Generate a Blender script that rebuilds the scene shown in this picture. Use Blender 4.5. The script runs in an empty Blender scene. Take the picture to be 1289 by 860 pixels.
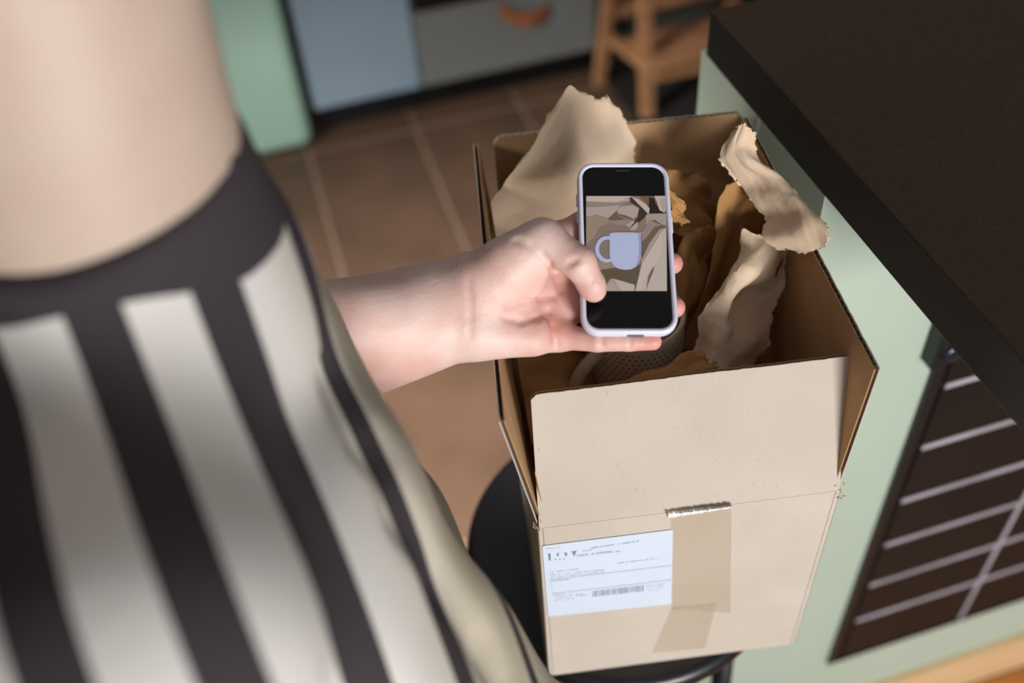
import bpy, math, random
import numpy as np
from mathutils import Vector, Matrix

# ------------------------------------------------------------------ camera
H = 1.757                       # camera height above the tiled floor
R = np.array([[0.955, 0.252, -0.158], [-0.291, 0.686, -0.667], [-0.060, 0.683, 0.728]])
U_, _, V_ = np.linalg.svd(R); R = U_ @ V_
FPX = 1290.0
sc = bpy.context.scene
cam = bpy.data.objects.new('camera', bpy.data.cameras.new('camera'))
sc.collection.objects.link(cam); sc.camera = cam
M4 = Matrix([[*R[0], 0], [*R[1], 0], [*R[2], H], [0, 0, 0, 1]])
cam.matrix_world = M4
cam.data.sensor_width = 36; cam.data.lens = 36 * FPX / 1289
cam.data.clip_start = 0.02
cam.data.dof.use_dof = True
cam.data.dof.focus_distance = 0.76
cam.data.dof.aperture_fstop = 2.6

# ------------------------------------------------------------------ world and lights
world = bpy.data.worlds.new('world'); sc.world = world
world.use_nodes = True
bg = world.node_tree.nodes['Background']
bg.inputs['Color'].default_value = (0.95, 0.95, 1.0, 1); bg.inputs['Strength'].default_value = 0.25

def area(name, loc, target, size, power, col):
    l = bpy.data.lights.new(name, 'AREA'); l.shape = 'RECTANGLE'; l.size = size[0]; l.size_y = size[1]
    l.energy = power; l.color = col
    o = bpy.data.objects.new(name, l); sc.collection.objects.link(o)
    o.location = loc
    o.rotation_euler = (Vector(target) - Vector(loc)).to_track_quat('-Z', 'Y').to_euler()
    return o
area('window_daylight', (0.50, -2.3, 1.42), (0.22, 0.6, 1.12), (0.8, 0.8), 91, (0.99, 0.98, 1.0))
side_fill = area('side_fill_light', (-1.7, 0.8, 1.7), (0.25, 1.30, 0.0), (0.8, 0.8), 26, (1.0, 0.97, 0.94))  # added fill brightening the floor, spread narrowed to spare the island side
side_fill.data.spread = math.radians(56)
sc.view_settings.view_transform = 'Standard'; sc.view_settings.look = 'None'
sc.view_settings.gamma = 1.0; sc.view_settings.exposure = 0.0
sc.view_settings.use_curve_mapping = False

# ------------------------------------------------------------------ measuring helpers: a pixel of the photograph -> a real 3D point
C0 = (644.5, 430.0)
def ray(px, py):
    v = R @ np.array([(px - C0[0]) / FPX, -(py - C0[1]) / FPX, -1.0]); return v
O = np.array([0, 0, H])
def at(px, py, dep): return O + ray(px, py) * dep
def onz(px, py, z): r = ray(px, py); return O + r * ((z - H) / r[2])
def ony(px, py, y): r = ray(px, py); return O + r * (y / r[1])
def onplane(px, py, p0, n): r = ray(px, py); return O + r * (((p0 - O) @ n) / (r @ n))

# ------------------------------------------------------------------ builders
COL = sc.collection
def mesh_obj(name, verts, faces, mat, parent=None, smooth=False, mats=None, fmat=None):
    me = bpy.data.meshes.new(name)
    me.from_pydata([tuple(map(float, v)) for v in verts], [], [tuple(int(i) for i in f) for f in faces])
    for m in (mats or [mat]): me.materials.append(m)
    if fmat is not None: me.polygons.foreach_set('material_index', [int(i) for i in fmat])
    if smooth: me.polygons.foreach_set('use_smooth', [True] * len(me.polygons))
    me.update()
    o = bpy.data.objects.new(name, me); COL.objects.link(o)
    if parent: o.parent = parent
    return o
def tag(o, label=None, cat=None, group=None, kind=None):
    if label: o['label'] = label
    if cat: o['category'] = cat
    if group: o['group'] = group
    if kind: o['kind'] = kind
    return o
def thing(name, label, cat, loc=(0, 0, 0), group=None):
    o = bpy.data.objects.new(name, None); COL.objects.link(o); o.empty_display_size = .05
    o.location = [float(v) for v in loc]
    tag(o, label, cat, group); return o
def bevel(o, w, seg=2):
    m = o.modifiers.new('bevel', 'BEVEL'); m.width = w; m.segments = seg; m.limit_method = 'ANGLE'; m.angle_limit = math.radians(40)
    return o
class MB:
    """collects shapes into one mesh; everything in world coordinates"""
    def __init__(s): s.v = []; s.f = []; s.m = []
    def add(s, vs, fs, mi=0):
        n = len(s.v); s.v += [np.asarray(v, float) for v in vs]; s.f += [tuple(i + n for i in f) for f in fs]; s.m += [mi] * len(fs); return s
    def box(s, a, b, mi=0):
        (x0, y0, z0), (x1, y1, z1) = a, b
        return s.add([(x0,y0,z0),(x1,y0,z0),(x1,y1,z0),(x0,y1,z0),(x0,y0,z1),(x1,y0,z1),(x1,y1,z1),(x0,y1,z1)],
                     [(0,3,2,1),(4,5,6,7),(0,1,5,4),(1,2,6,5),(2,3,7,6),(3,0,4,7)], mi)
    def obox(s, o, ax, ay, az, mi=0):
        """box from origin o along three edge vectors"""
        o, ax, ay, az = map(np.asarray, (o, ax, ay, az))
        return s.add([o, o+ax, o+ax+ay, o+ay, o+az, o+ax+az, o+ax+ay+az, o+ay+az],
                     [(0,3,2,1),(4,5,6,7),(0,1,5,4),(1,2,6,5),(2,3,7,6),(3,0,4,7)], mi)
    def bar(s, p, q, w, d, up=(0, 0, 1), mi=0):
        p, q = np.asarray(p, float), np.asarray(q, float); t = q - p; t /= np.linalg.norm(t)
        a = np.cross(t, up); a /= np.linalg.norm(a); b = np.cross(t, a)
        return s.obox(p - a*w/2 - b*d/2, a*w, b*d, q - p, mi)
    def tube(s, pts, r, n=12, mi=0, cap=True):
        pts = [np.asarray(p, float) for p in pts]; rr = r if hasattr(r, '__len__') else [r]*len(pts)
        base = len(s.v); prev = None
        for i, p in enumerate(pts):
            t = pts[min(i+1, len(pts)-1)] - pts[max(i-1, 0)]; t /= np.linalg.norm(t) + 1e-12
            if prev is None:
                ref = np.array([0, 0, 1.]) if abs(t[2]) < .9 else np.array([1., 0, 0])
                a = np.cross(t, ref)
            else: a = prev - t * (prev @ t)
            a /= np.linalg.norm(a); prev = a; b = np.cross(t, a)
            for k in range(n):
                w = 2*math.pi*k/n; s.v.append(p + rr[i]*(a*math.cos(w) + b*math.sin(w)))
        for i in range(len(pts)-1):
            for k in range(n):
                s.f.append((base+i*n+k, base+i*n+(k+1)%n, base+(i+1)*n+(k+1)%n, base+(i+1)*n+k)); s.m.append(mi)
        if cap:
            s.f.append(tuple(base+k for k in range(n))[::-1]); s.m.append(mi)
            e = base+(len(pts)-1)*n; s.f.append(tuple(e+k for k in range(n))); s.m.append(mi)
        return s
    def lathe(s, c, prof, n=48, mi=0):
        base = len(s.v)
        for r, z in prof:
            for k in range(n):
                w = 2*math.pi*k/n; s.v.append(np.array([c[0]+r*math.cos(w), c[1]+r*math.sin(w), c[2]+z]))
        for i in range(len(prof)-1):
            for k in range(n):
                s.f.append((base+i*n+k, base+i*n+(k+1)%n, base+(i+1)*n+(k+1)%n, base+(i+1)*n+k)); s.m.append(mi)
        return s
    def prism(s, outline, ext, mi=0):
        """closed outline (3D points) swept by vector ext"""
        n = len(outline); ext = np.asarray(ext, float)
        vs = [np.asarray(p, float) for p in outline] + [np.asarray(p, float)+ext for p in outline]
        fs = [tuple(range(n)), tuple(range(2*n-1, n-1, -1))] + [(i, i+n, (i+1) % n + n, (i+1) % n) for i in range(n)]
        return s.add(vs, fs, mi)
    def build(s, name, mat, parent=None, smooth=False, mats=None):
        vs = s.v
        if parent is not None:
            off = np.array(parent_loc(parent)); vs = [v - off for v in vs]
        o = mesh_obj(name, vs, s.f, mat, parent, smooth, mats, s.m if mats else None)
        bm_fix(o); return o
def parent_loc(p):
    l = np.zeros(3)
    while p is not None: l += np.array(p.location); p = p.parent
    return l
import bmesh
def bm_fix(o):
    bm = bmesh.new(); bm.from_mesh(o.data); bmesh.ops.recalc_face_normals(bm, faces=bm.faces); bm.to_mesh(o.data); bm.free()

# ------------------------------------------------------------------ materials
def srgb(r, g, b):
    f = lambda c: c/12.92 if c <= .04045 else ((c+.055)/1.055)**2.4
    return (f(r/255), f(g/255), f(b/255), 1)
def material(name, rgb, rough=.5, rgb2=None, scale=8, detail=4, bump=0, bscale=60, spec=.5, metal=0, stretch=None, sss=0, emit=0, alpha=1, coat=0):
    m = bpy.data.materials.new(name); m.use_nodes = True; nt = m.node_tree; N = nt.nodes; L = nt.links
    b = N['Principled BSDF']; b.inputs['Roughness'].default_value = rough; b.inputs['Metallic'].default_value = metal
    b.inputs['Specular IOR Level'].default_value = spec; b.inputs['Base Color'].default_value = srgb(*rgb)
    b.inputs['Coat Weight'].default_value = coat
    tc = N.new('ShaderNodeTexCoord'); src = tc.outputs['Object']
    if stretch:
        mp = N.new('ShaderNodeMapping'); mp.inputs['Scale'].default_value = stretch; L.new(src, mp.inputs[0]); src = mp.outputs[0]
    if rgb2:
        n = N.new('ShaderNodeTexNoise'); n.inputs['Scale'].default_value = scale; n.inputs['Detail'].default_value = detail; L.new(src, n.inputs['Vector'])
        cr = N.new('ShaderNodeValToRGB'); cr.color_ramp.elements[0].position = .35; cr.color_ramp.elements[1].position = .65
        cr.color_ramp.elements[0].color = srgb(*rgb); cr.color_ramp.elements[1].color = srgb(*rgb2)
        L.new(n.outputs['Fac'], cr.inputs[0]); L.new(cr.outputs[0], b.inputs['Base Color'])
    if bump:
        n2 = N.new('ShaderNodeTexNoise'); n2.inputs['Scale'].default_value = bscale; n2.inputs['Detail'].default_value = 5; L.new(src, n2.inputs['Vector'])
        bp = N.new('ShaderNodeBump'); bp.inputs['Strength'].default_value = bump; bp.inputs['Distance'].default_value = .002
        L.new(n2.outputs['Fac'], bp.inputs['Height']); L.new(bp.outputs[0], b.inputs['Normal'])
    if sss:
        b.inputs['Subsurface Weight'].default_value = sss; b.inputs['Subsurface Radius'].default_value = (.012, .005, .003); b.inputs['Subsurface Scale'].default_value = 1.0
    if emit:
        b.inputs['Emission Color'].default_value = srgb(*rgb); b.inputs['Emission Strength'].default_value = emit
    b.inputs['Alpha'].default_value = alpha
    return m
MT = {}
MT['tile'] = material('brown_tile', (100, 74, 56), .6, (84, 62, 46), 5, 6, .1, 40)
MT['grout'] = material('grout', (150, 126, 106), .9, (138, 114, 95), 30)
MT['wall'] = material('wall_paint', (150, 143, 132), .9, (143, 136, 126), 3, 3, .05, 200)
MT['mint_island'] = material('mint_paint', (178, 191, 172), .6, (173, 187, 168), 4, 3, .05, 150)
MT['mint_bin'] = material('mint_lacquer', (172, 208, 186), .45, (167, 203, 181), 3)
MT['counter'] = material('black_worktop', (76, 60, 47), .65, (68, 53, 41), 300, 6, .15, 500, spec=.12)
MT['counter_edge'] = material('black_edge', (20, 19, 19), .5)
MT['skirt'] = material('pale_wood', (222, 190, 145), .5, (208, 174, 128), 6, 6, 0, 60, stretch=(1, 8, 14))
MT['parquet'] = material('parquet_wood', (196, 132, 70), .4, (178, 112, 54), 5, 6, 0, 60, stretch=(3, 14, 3))
MT['stool_wood'] = material('pine_wood', (172, 126, 90), .5, (150, 106, 72), 5, 6, 0, 60, stretch=(3, 3, 12))
MT['panel_dark'] = material('dark_tile', (27, 22, 21), .5, (23, 19, 18), 6, spec=.25)
MT['pale_joint'] = material('pale_joint', (176, 168, 174), .5, (150, 142, 146), 12)
MT['black'] = material('black_metal', (16, 17, 19), .45)
MT['black_gloss'] = material('black_gloss', (10, 10, 12), .15)
MT['blue_black'] = material('blue_black_plastic', (22, 26, 44), .3)
MT['cab_blue'] = material('blue_grey_front', (148, 170, 186), .5, (143, 165, 181), 3)
MT['cab_grey'] = material('grey_front', (126, 130, 128), .5, (120, 124, 122), 3)
MT['cab_dark'] = material('dark_grey_front', (70, 70, 64), .5)
MT['copper'] = material('tan_leather', (170, 104, 64), .5, (150, 88, 50), 20)
MT['seat_black'] = material('black_seat', (22, 22, 24), .35, (18, 18, 20), 20)
MT['card_edge'] = material('card_edge', (110, 82, 54), .9)

def cardboard(name, c1, c2):
    m = material(name, c1, .85, c2, 14, 8, .12, 400, spec=.15)
    nt = m.node_tree; N = nt.nodes; L = nt.links; b = N['Principled BSDF']
    tc = N.new('ShaderNodeTexCoord'); sp = N.new('ShaderNodeTexNoise'); sp.inputs['Scale'].default_value = 260; sp.inputs['Detail'].default_value = 2
    L.new(tc.outputs['Object'], sp.inputs['Vector'])
    r = N.new('ShaderNodeValToRGB'); r.color_ramp.elements[0].position = .68; r.color_ramp.elements[1].position = .80
    r.color_ramp.elements[0].color = (0, 0, 0, 1); r.color_ramp.elements[1].color = (.35, .35, .35, 1); L.new(sp.outputs['Fac'], r.inputs[0])
    mx = N.new('ShaderNodeMixRGB'); mx.inputs[2].default_value = srgb(120, 95, 66)
    src = b.inputs['Base Color'].links[0].from_socket
    L.new(src, mx.inputs[1]); L.new(r.outputs[0], mx.inputs[0]); L.new(mx.outputs[0], b.inputs['Base Color'])
    # faint vertical flute lines telegraphing through the liner
    wv = N.new('ShaderNodeTexWave'); wv.inputs['Scale'].default_value = 55; wv.bands_direction = 'X'; wv.inputs['Distortion'].default_value = .4
    L.new(tc.outputs['Object'], wv.inputs['Vector'])
    bp2 = N.new('ShaderNodeBump'); bp2.inputs['Strength'].default_value = .035; bp2.inputs['Distance'].default_value = .0006
    old = b.inputs['Normal'].links[0].from_node
    L.new(wv.outputs['Fac'], bp2.inputs['Height']); L.new(old.outputs[0], bp2.inputs['Normal']); L.new(bp2.outputs[0], b.inputs['Normal'])
    return m
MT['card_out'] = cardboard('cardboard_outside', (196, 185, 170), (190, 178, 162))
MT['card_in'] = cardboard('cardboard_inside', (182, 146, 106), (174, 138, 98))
MT['kraft'] = material('kraft_paper', (180, 136, 86), .8, (164, 120, 72), 9, 6, .25, 120, spec=.2)  # shaded copy of the paper, shade put into a darker, browner colour
MT['kraft_lit'] = material('kraft_paper_lit', (228, 204, 176), .8, (216, 188, 156), 12, 6, .25, 120, spec=.2)  # lit copy of the same paper, brightness put into the colour

# ================================================================== THE SETTING
K = .9429
FACE_Y = .560; SIDE_X = .402; UNDER = H - .5716*K; TOPZ = H - .522*K
# tiled floor: one slab of grout with every tile a piece on it
flo = MB().box((-2.2, -1.6, -.05), (2.6, 3.4, -.004)).build('floor', MT['grout']); tag(flo, kind='structure')
tx, ty, tw, tl, gj = .0415, 2.532, .3215, .707, .0050
tile_me = None; rnd = random.Random(4)
for i in range(-7, 8):
    for j in range(-6, 2):
        x0 = tx + i*tw + gj; y0 = ty + j*tl + gj
        if x0 < -2.25 or y0 > 3.3 or x0 + tw > 2.6: continue
        if x0 > SIDE_X + .1 and y0 + tl < FACE_Y + .2: continue
        if tile_me is None:
            o = MB().box((0, 0, -.004), (tw-2*gj, tl-2*gj, 0)).build('tile', MT['tile']); tile_me = o.data; bevel(o, .0015, 1)
            o.parent = flo; o.location = (x0, y0, 0)
        else:
            o = bpy.data.objects.new('tile', tile_me); COL.objects.link(o); o.parent = flo; o.location = (x0, y0, rnd.uniform(-.0004, .0004))
            bevel(o, .0015, 1)
# parquet strips in front of the island
pq = MB().box((SIDE_X+.1, -1.3, -.004), (2.4, FACE_Y-.012, -.002)).build('trim_1', MT['panel_dark']); tag(pq, kind='structure')
pm = None
for r in range(9):
    for c_ in range(4):
        L_ = .44; x0 = SIDE_X+.1 + c_*L_ + (r % 3)*.12 - .24; x1 = x0 + L_ - .002
        x0 = max(x0, SIDE_X+.1)
        if x1 > 2.3: continue
        y1 = FACE_Y - .013 - r*.075
        o = MB().box((x0, y1-.073, -.002), (x1, y1, .0015)).build('plank', MT['parquet']); o.parent = pq
wb = MB().box((-2.3, 3.36, 0), (2.7, 3.44, 2.9)).build('wall_back', MT['wall']); tag(wb, kind='structure')
wl = MB().box((-2.36, -1.6, 0), (-2.26, 3.44, 2.9)).build('wall_left', MT['wall']); tag(wl, kind='structure')

# ------------------------------------------------------------------ island
isl = thing('kitchen_island', 'tall pale mint kitchen island on a light wood plinth to the right of the box', 'island', (1.0, .70, 0))
MB().box((SIDE_X, FACE_Y, .13), (1.62, .80, UNDER)).build('cabinet_body', MT['mint_island'], isl)
MB().box((SIDE_X+.0, FACE_Y-.010, 0), (1.62, .80, .130)).build('plinth', MT['skirt'], isl)
# dark tiled glazed panel let into the front
px0, px1, pz0, pz1 = .578, 1.45, .284, 1.010
fr = MB()
fr.box((px0-.006, FACE_Y-.006, pz0-.006), (px1+.006, FACE_Y+.002, pz0)); fr.box((px0-.006, FACE_Y-.006, pz1), (px1+.006, FACE_Y+.002, pz1+.006))
fr.box((px0-.006, FACE_Y-.006, pz0), (px0+.006, FACE_Y+.002, pz1)); fr.box((px1, FACE_Y-.006, pz0), (px1+.006, FACE_Y+.002, pz1))
fr.build('panel_frame', MT['black'], isl)
MB().box((px0, FACE_Y-.0025, pz0), (px1, FACE_Y+.001, pz1)).build('panel_back', MT['panel_dark'], isl)
zl = [H-(1.62-z)*1.1*K for z in (.805, .702, .600, .505, .408, .313)]
xv = .84*K
rows = [pz1] + zl + [pz0]
for i in range(len(rows)-1):
    for (xa, xb) in ((px0+.014, xv-.004), (xv+.004, xv+.24), (xv+.248, px1-.01)):
        MB().box((xa, FACE_Y-.005, rows[i+1]+.0045), (xb, FACE_Y-.0024, rows[i]-.0045)).build('tile', MT['panel_dark'], isl)
for i, z in enumerate(zl):
    MB().box((px0+.016, FACE_Y-.0062, z-.0042), (px1-.012, FACE_Y-.0024, z+.0042)).build('pale_strip', MT['pale_joint'], isl)
for x in (xv, xv+.244):
    MB().box((x-.0035, FACE_Y-.0066, pz0+.004), (x+.0035, FACE_Y-.0024, pz1-.004)).build('pale_strip', MT['pale_joint'], isl)
# black catch at the top of the panel
p = ony(1176, 425, FACE_Y-.004); q = ony(1167, 453, FACE_Y-.004)
hb = MB(); hb.box((q[0]-.006, FACE_Y-.020, q[2]), (q[0]+.006, FACE_Y-.001, p[2]+.06)); hb.box((q[0], FACE_Y-.012, q[2]+.028), (q[0]+.045, FACE_Y-.001, q[2]+.040))
bevel(hb.build('catch', MT['black'], isl), .002)
p = ony(1193, 437, FACE_Y-.012)
MB().tube([(p[0], FACE_Y-.002, p[2]), (p[0], FACE_Y-.022, p[2]), (p[0], FACE_Y-.025, p[2])], [.013, .013, .009], 20).build('catch_knob', MT['blue_black'], isl, True)

wt = MB().box((SIDE_X, .12, UNDER), (1.66, .79, TOPZ)).build('worktop', MT['counter'])
wt.data.materials.append(MT['counter_edge'])
for f_ in wt.data.polygons:
    if abs(f_.normal.z) < .5: f_.material_index = 1
bevel(wt, .0015, 2)
tag(wt, 'matte black worktop slab overhanging the mint island', 'worktop')

# ------------------------------------------------------------------ background kitchen fronts
CY = 2.72*K
cb = lambda px, py: ony(px, py, CY)
xL = cb(378, 60)[0]; xS = cb(524, 60)[0]; zB = .113; xR = cb(750, 20)[0]
base = thing('base_cabinet', 'blue grey flat kitchen cabinet beside the mint bin', 'cabinet', ((xL+xS)/2, CY+.3, 0))
MB().box((xL, CY+.02, zB), (xS-.002, CY+.6, .88)).build('cabinet_body', MT['cab_blue'], base)
bevel(MB().box((xL+.002, CY, zB), (xS-.004, CY+.019, .875)).build('door', MT['cab_blue'], base), .002)
MB().box((xL+.01, CY+.07, 0), (xS-.002, CY+.55, zB)).build('toe_kick', MT['black'], base)
ov = thing('oven_cabinet', 'grey oven cabinet with black oven glass above a drawer', 'oven cabinet', ((xS+xR)/2, CY+.3, 0))
MB().box((xS+.002, CY+.02, zB), (xR, CY+.6, .88)).build('cabinet_body', MT['cab_grey'], ov)
dr = bevel(MB().box((xS+.003, CY, zB), (xR-.002, CY+.019, .345)).build('drawer', MT['cab_grey'], ov), .002)
bevel(MB().box((xS+.006, CY-.012, .352), (xR-.12, CY+.019, .87)).build('oven_door', MT['black_gloss'], ov), .003)
ha = cb(627, 10); hb_ = cb(688, 10); pts = []
for i in range(13):
    t = i/12; pts.append(((1-t)*ha[0]+t*hb_[0], CY-.012-.012*math.sin(math.pi*t), (1-t)*ha[2]+t*hb_[2]-.028*math.sin(math.pi*t)))
hm = MB()
for i in range(12):
    a, b = np.array(pts[i]), np.array(pts[i+1]); hm.obox(a-[0,0,.019], b-a, [0, .006, 0], [0, 0, .038])
h_ = hm.build('handle', MT['copper'], dr)
MB().box((xS+.002, CY+.07, 0), (xR, CY+.55, zB)).build('toe_kick', MT['black'], ov)
dk = thing('end_cabinet', 'dark grey cabinet behind the wooden step stool', 'cabinet', (xR+.5, CY+.3, 0))
MB().box((xR+.003, CY+.02, zB), (xR+1.2, CY+.6, .88)).build('cabinet_body', MT['cab_dark'], dk)
for k in range(2):
    bevel(MB().box((xR+.005+.6*k, CY, zB), (xR+.598+.6*k, CY+.019, .875)).build('door', MT['cab_dark'], dk), .002)
MB().box((xR+.01, CY+.07, 0), (xR+1.2, CY+.55, zB)).build('toe_kick', MT['black'], dk)
MT['sheet_black'] = material('near_black_sheet', (24, 20, 18), .9)
mp_ = ony(850, 95, 2.5*K)
fm = bevel(MB().box((.97, 2.05, .0005), (2.1, 2.62, .008)).build('floor_sheet', MT['sheet_black']), .003)  # thin near-black sheet laid over the tiles under the step stool
tag(fm, 'thin black sheet lying under the wooden step stool', 'mat')

# ------------------------------------------------------------------ mint bin
BY = 2.70*K
bx1 = ony(385, 150, BY)[0]+.006; bx0 = bx1-.285
bn = thing('waste_bin', 'tall mint green bin with rounded corners left of the grey cabinets', 'bin', ((bx0+bx1)/2, BY+.16, 0))
def rrect(x0, x1, y0, y1, r, n=6):
    o = []
    for cx, cy, a0 in ((x1-r, y0+r, -90), (x1-r, y1-r, 0), (x0+r, y1-r, 90), (x0+r, y0+r, 180)):
        for i in range(n+1):
            a = math.radians(a0 + 90*i/n); o.append((cx+r*math.cos(a), cy+r*math.sin(a)))
    return o
def rbody(levels):
    m = MB(); n = None
    for (z, inset, r) in levels:
        pts = rrect(bx0+inset, bx1-inset, BY+inset, BY+.32-inset, r); n = len(pts); m.v += [np.array([x, y, z]) for x, y in pts]
    for i in range(len(levels)-1):
        for k in range(n): m.f.append((i*n+k, i*n+(k+1) % n, (i+1)*n+(k+1) % n, (i+1)*n+k)); m.m.append(0)
    m.f.append(tuple(range(n))[::-1]); m.f.append(tuple((len(levels)-1)*n+k for k in range(n))); m.m += [0, 0]
    return m
rbody([(.012, .022, .03), (.016, .010, .03), (.028, .003, .03), (.045, 0, .03), (.60, 0, .03)]).build('body', MT['mint_bin'], bn, True)
rbody([(.604, .002, .03), (.606, -.003, .033), (.64, -.003, .033), (.652, .004, .03), (.656, .02, .02)]).build('lid', MT['mint_bin'], bn, True)
rbody([(0, .03, .02), (.014, .03, .02)]).build('base_ring', MT['black'], bn)

# ------------------------------------------------------------------ wooden step stool
f0 = onz(812, 148, 0); r0 = onz(754, 106, 0); fy, ry = f0[1], r0[1]
st = thing('step_stool', 'light pine step stool standing by the dark cabinet', 'step stool', (f0[0]+.18, (fy+ry)/2, 0))
wdt = .40
for s in (0, wdt):
    bevel(MB().bar((f0[0]+.008+s, fy, 0), (f0[0]-.012+s, fy+.02, .46), .042, .030, (0, 1, 0)).build('leg', MT['stool_wood'], st), .006)
    bevel(MB().bar((r0[0]+s, ry, 0), (r0[0]+.03+s, ry-.05, .50), .038, .030, (0, 1, 0)).build('leg', MT['stool_wood'], st), .006)
    bevel(MB().bar((f0[0]+.004+s, fy+.01, .165), (r0[0]+.022+s, ry-.015, .165), .034, .024).build('side_rail', MT['stool_wood'], st), .004)
z0 = .180
bevel(MB().box((f0[0]-.02, fy-.055, z0), (f0[0]+wdt+.03, fy+.12, z0+.022)).build('step', MT['stool_wood'], st), .006)
MB().box((f0[0]+.01, fy-.035, z0-.045), (f0[0]+wdt, fy-.018, z0)).build('front_rail', MT['stool_wood'], st)
bevel(MB().bar((r0[0], ry-.02, .245), (r0[0]+wdt, ry-.02, .245), .018, .045).build('back_rail', MT['stool_wood'], st), .004)
bevel(MB().box((f0[0]-.04, fy-.02, .47), (f0[0]+wdt+.03, ry-.02, .495)).build('seat', MT['stool_wood'], st), .006)

# ================================================================== BLACK STOOL UNDER THE BOX
ang = math.radians(-10.767)
WV = np.array([math.cos(ang), math.sin(ang), 0]); UV = np.array([-WV[1], WV[0], 0]); ZV = np.array([0, 0, 1.])
BA = np.array([.105, .413, H-.66]); BW, BD, BH, FL = .2325, .316, .2495, .130
BOT = H-.66-BH
SC = np.array([.222, .530, 0]); SR = .160
bs = thing('bar_stool', 'round black bar stool under the cardboard box', 'stool', (SC[0], SC[1], 0))
MB().lathe((SC[0], SC[1], BOT-.032), [(.0, .0), (SR-.02, .0), (SR-.004, .006), (SR, .014), (SR, .022), (SR-.004, .030), (SR-.012, .0315), (0, .0315)], 72).build('seat', MT['seat_black'], bs, True)
for k in range(4):
    a = math.radians(45+90*k+12); d_ = np.array([math.cos(a), math.sin(a), 0])
    MB().tube([SC+d_*.115+ZV*(BOT-.034), SC+d_*.15], .012, 16).build('leg', MT['black'], bs, True)
ring = [SC+np.array([math.cos(a), math.sin(a), 0])*.142+ZV*.22 for a in np.linspace(0, 2*math.pi, 49)]
MB().tube(ring, .008, 10, cap=False).build('foot_ring', MT['black'], bs, True)

# ================================================================== CARDBOARD BOX
box = thing('cardboard_box', 'open brown cardboard shipping box on a black stool', 'box', BA*[1, 1, 0] + WV*BW/2 + UV*BD/2 + ZV*(BOT+.0005))
def B(w, u, z): return BA + WV*w + UV*u + ZV*z
def panel(name, o, ax, up0, up1, n_out, t=.0042, flute=True, top=None, cols=24, parent=box, jag=0, seed=1, slab_in=MT['card_in']):
    """corrugated sheet: two liners with a fluted medium between them. n_out points to the printed side."""
    rr = random.Random(seed); m = MB(); tl_ = .0007
    topf = top or (lambda a: 1.0)
    def P(a, b, off): return o + ax*a + (up0*(1-a)+up1*a)*b - n_out*off
    js = [rr.uniform(-jag, jag) for _ in range(cols+1)]
    for (o0, o1, mi) in ((0, tl_, 0), (t-tl_, t, 1)):
        b0 = len(m.v)
        for i in range(cols+1):
            a = i/cols; tp = topf(a)+js[i]
            for b in (0, tp):
                for of in (o0, o1): m.v.append(P(a, b, of))
        for i in range(cols):
            q = b0+4*i; r_ = q+4
            for f in ((q, r_, r_+2, q+2), (q+1, q+3, r_+3, r_+1), (q+2, r_+2, r_+3, q+3), (q, q+1, r_+1, r_)): m.f.append(f); m.m.append(mi)
        e = b0+4*cols
        m.f += [(b0, b0+2, b0+3, b0+1), (e, e+1, e+3, e+2)]; m.m += [mi, mi]
    if flute:
        Lx = np.linalg.norm(ax); nn = max(8, int(Lx/.0062)*6); b0 = len(m.v); am = (t/2-tl_)
        for i in range(nn+1):
            a = .004+.992*i/nn; off = t/2 + am*math.sin(2*math.pi*i/6)
            m.v.append(P(a, .002, off)); m.v.append(P(a, topf(a)-.006, off))
        for i in range(nn): m.f.append((b0+2*i, b0+2*i+2, b0+2*i+3, b0+2*i+1)); m.m.append(2)
    else:
        for (a0, a1) in ((0, .002), (.998, 1)): pass
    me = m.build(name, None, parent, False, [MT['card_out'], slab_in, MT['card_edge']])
    return me
T = .0042
# walls (outer faces at w=0, w=BW, u=0, u=BD)
panel('front_wall', B(0, 0, -BH), WV*BW, ZV*BH, ZV*BH, -UV)
panel('back_wall', B(0, BD, -BH), WV*BW, ZV*BH, ZV*BH, UV)
panel('left_wall', B(0, 0, -BH), UV*BD, ZV*BH, ZV*BH, -WV)
panel('right_wall', B(BW, 0, -BH), UV*BD, ZV*BH, ZV*BH, WV)
MB().obox(B(.002, .002, -BH), WV*(BW-.004), UV*(BD-.004), ZV*.004).build('bottom', MT['card_in'], box)
# flaps
def ff_top(a): return 1 - .035*max(0, 1-a/.022)**1.5 - .012*math.sin(a*9)*(a*(1-a)) - .018*max(0, 1-abs(a-.93)/.07)*0
ff_up = UV*.041 + ZV*.107
FF0, FF1 = B(.001, 0, 0), B(BW-.001, 0, 0)
FFn = np.cross(WV, ff_up); FFn /= np.linalg.norm(FFn)
if FFn @ UV > 0: FFn = -FFn
panel('front_flap', FF0, FF1-FF0, ff_up+WV*.0035, ff_up+WV*.0025, FFn, top=ff_top, cols=60, jag=.002, seed=3)
panel('right_flap', B(BW, .004, 0), UV*(BD-.008), WV*.007+ZV*.129+UV*.004, WV*-.003+ZV*.129-UV*.002, WV, cols=60, jag=.003, seed=5)
panel('left_flap', B(0, .004, 0), UV*(BD-.006), -WV*.0205+ZV*.128, -WV*.012+ZV*.129, -WV, cols=60, jag=.003, seed=7)
def bf_top(a): return 1 - .05*max(0, 1-a/.03)**2 - .05*max(0, 1-(1-a)/.02)**2
panel('back_flap', B(.006, BD, 0), WV*(BW-.012), ZV*.130+UV*.006, ZV*.130+UV*.002, UV, top=bf_top, cols=60, jag=.002, seed=9)
m = MB(); m.prism([B(.002, -.0003, -.0007), B(BW-.002, -.0003, -.0007), B(BW-.002, -.0003, -.0002), B(.002, -.0003, -.0002)], UV*.0008); m.build('fold_line', MT['card_out'], box)
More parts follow.
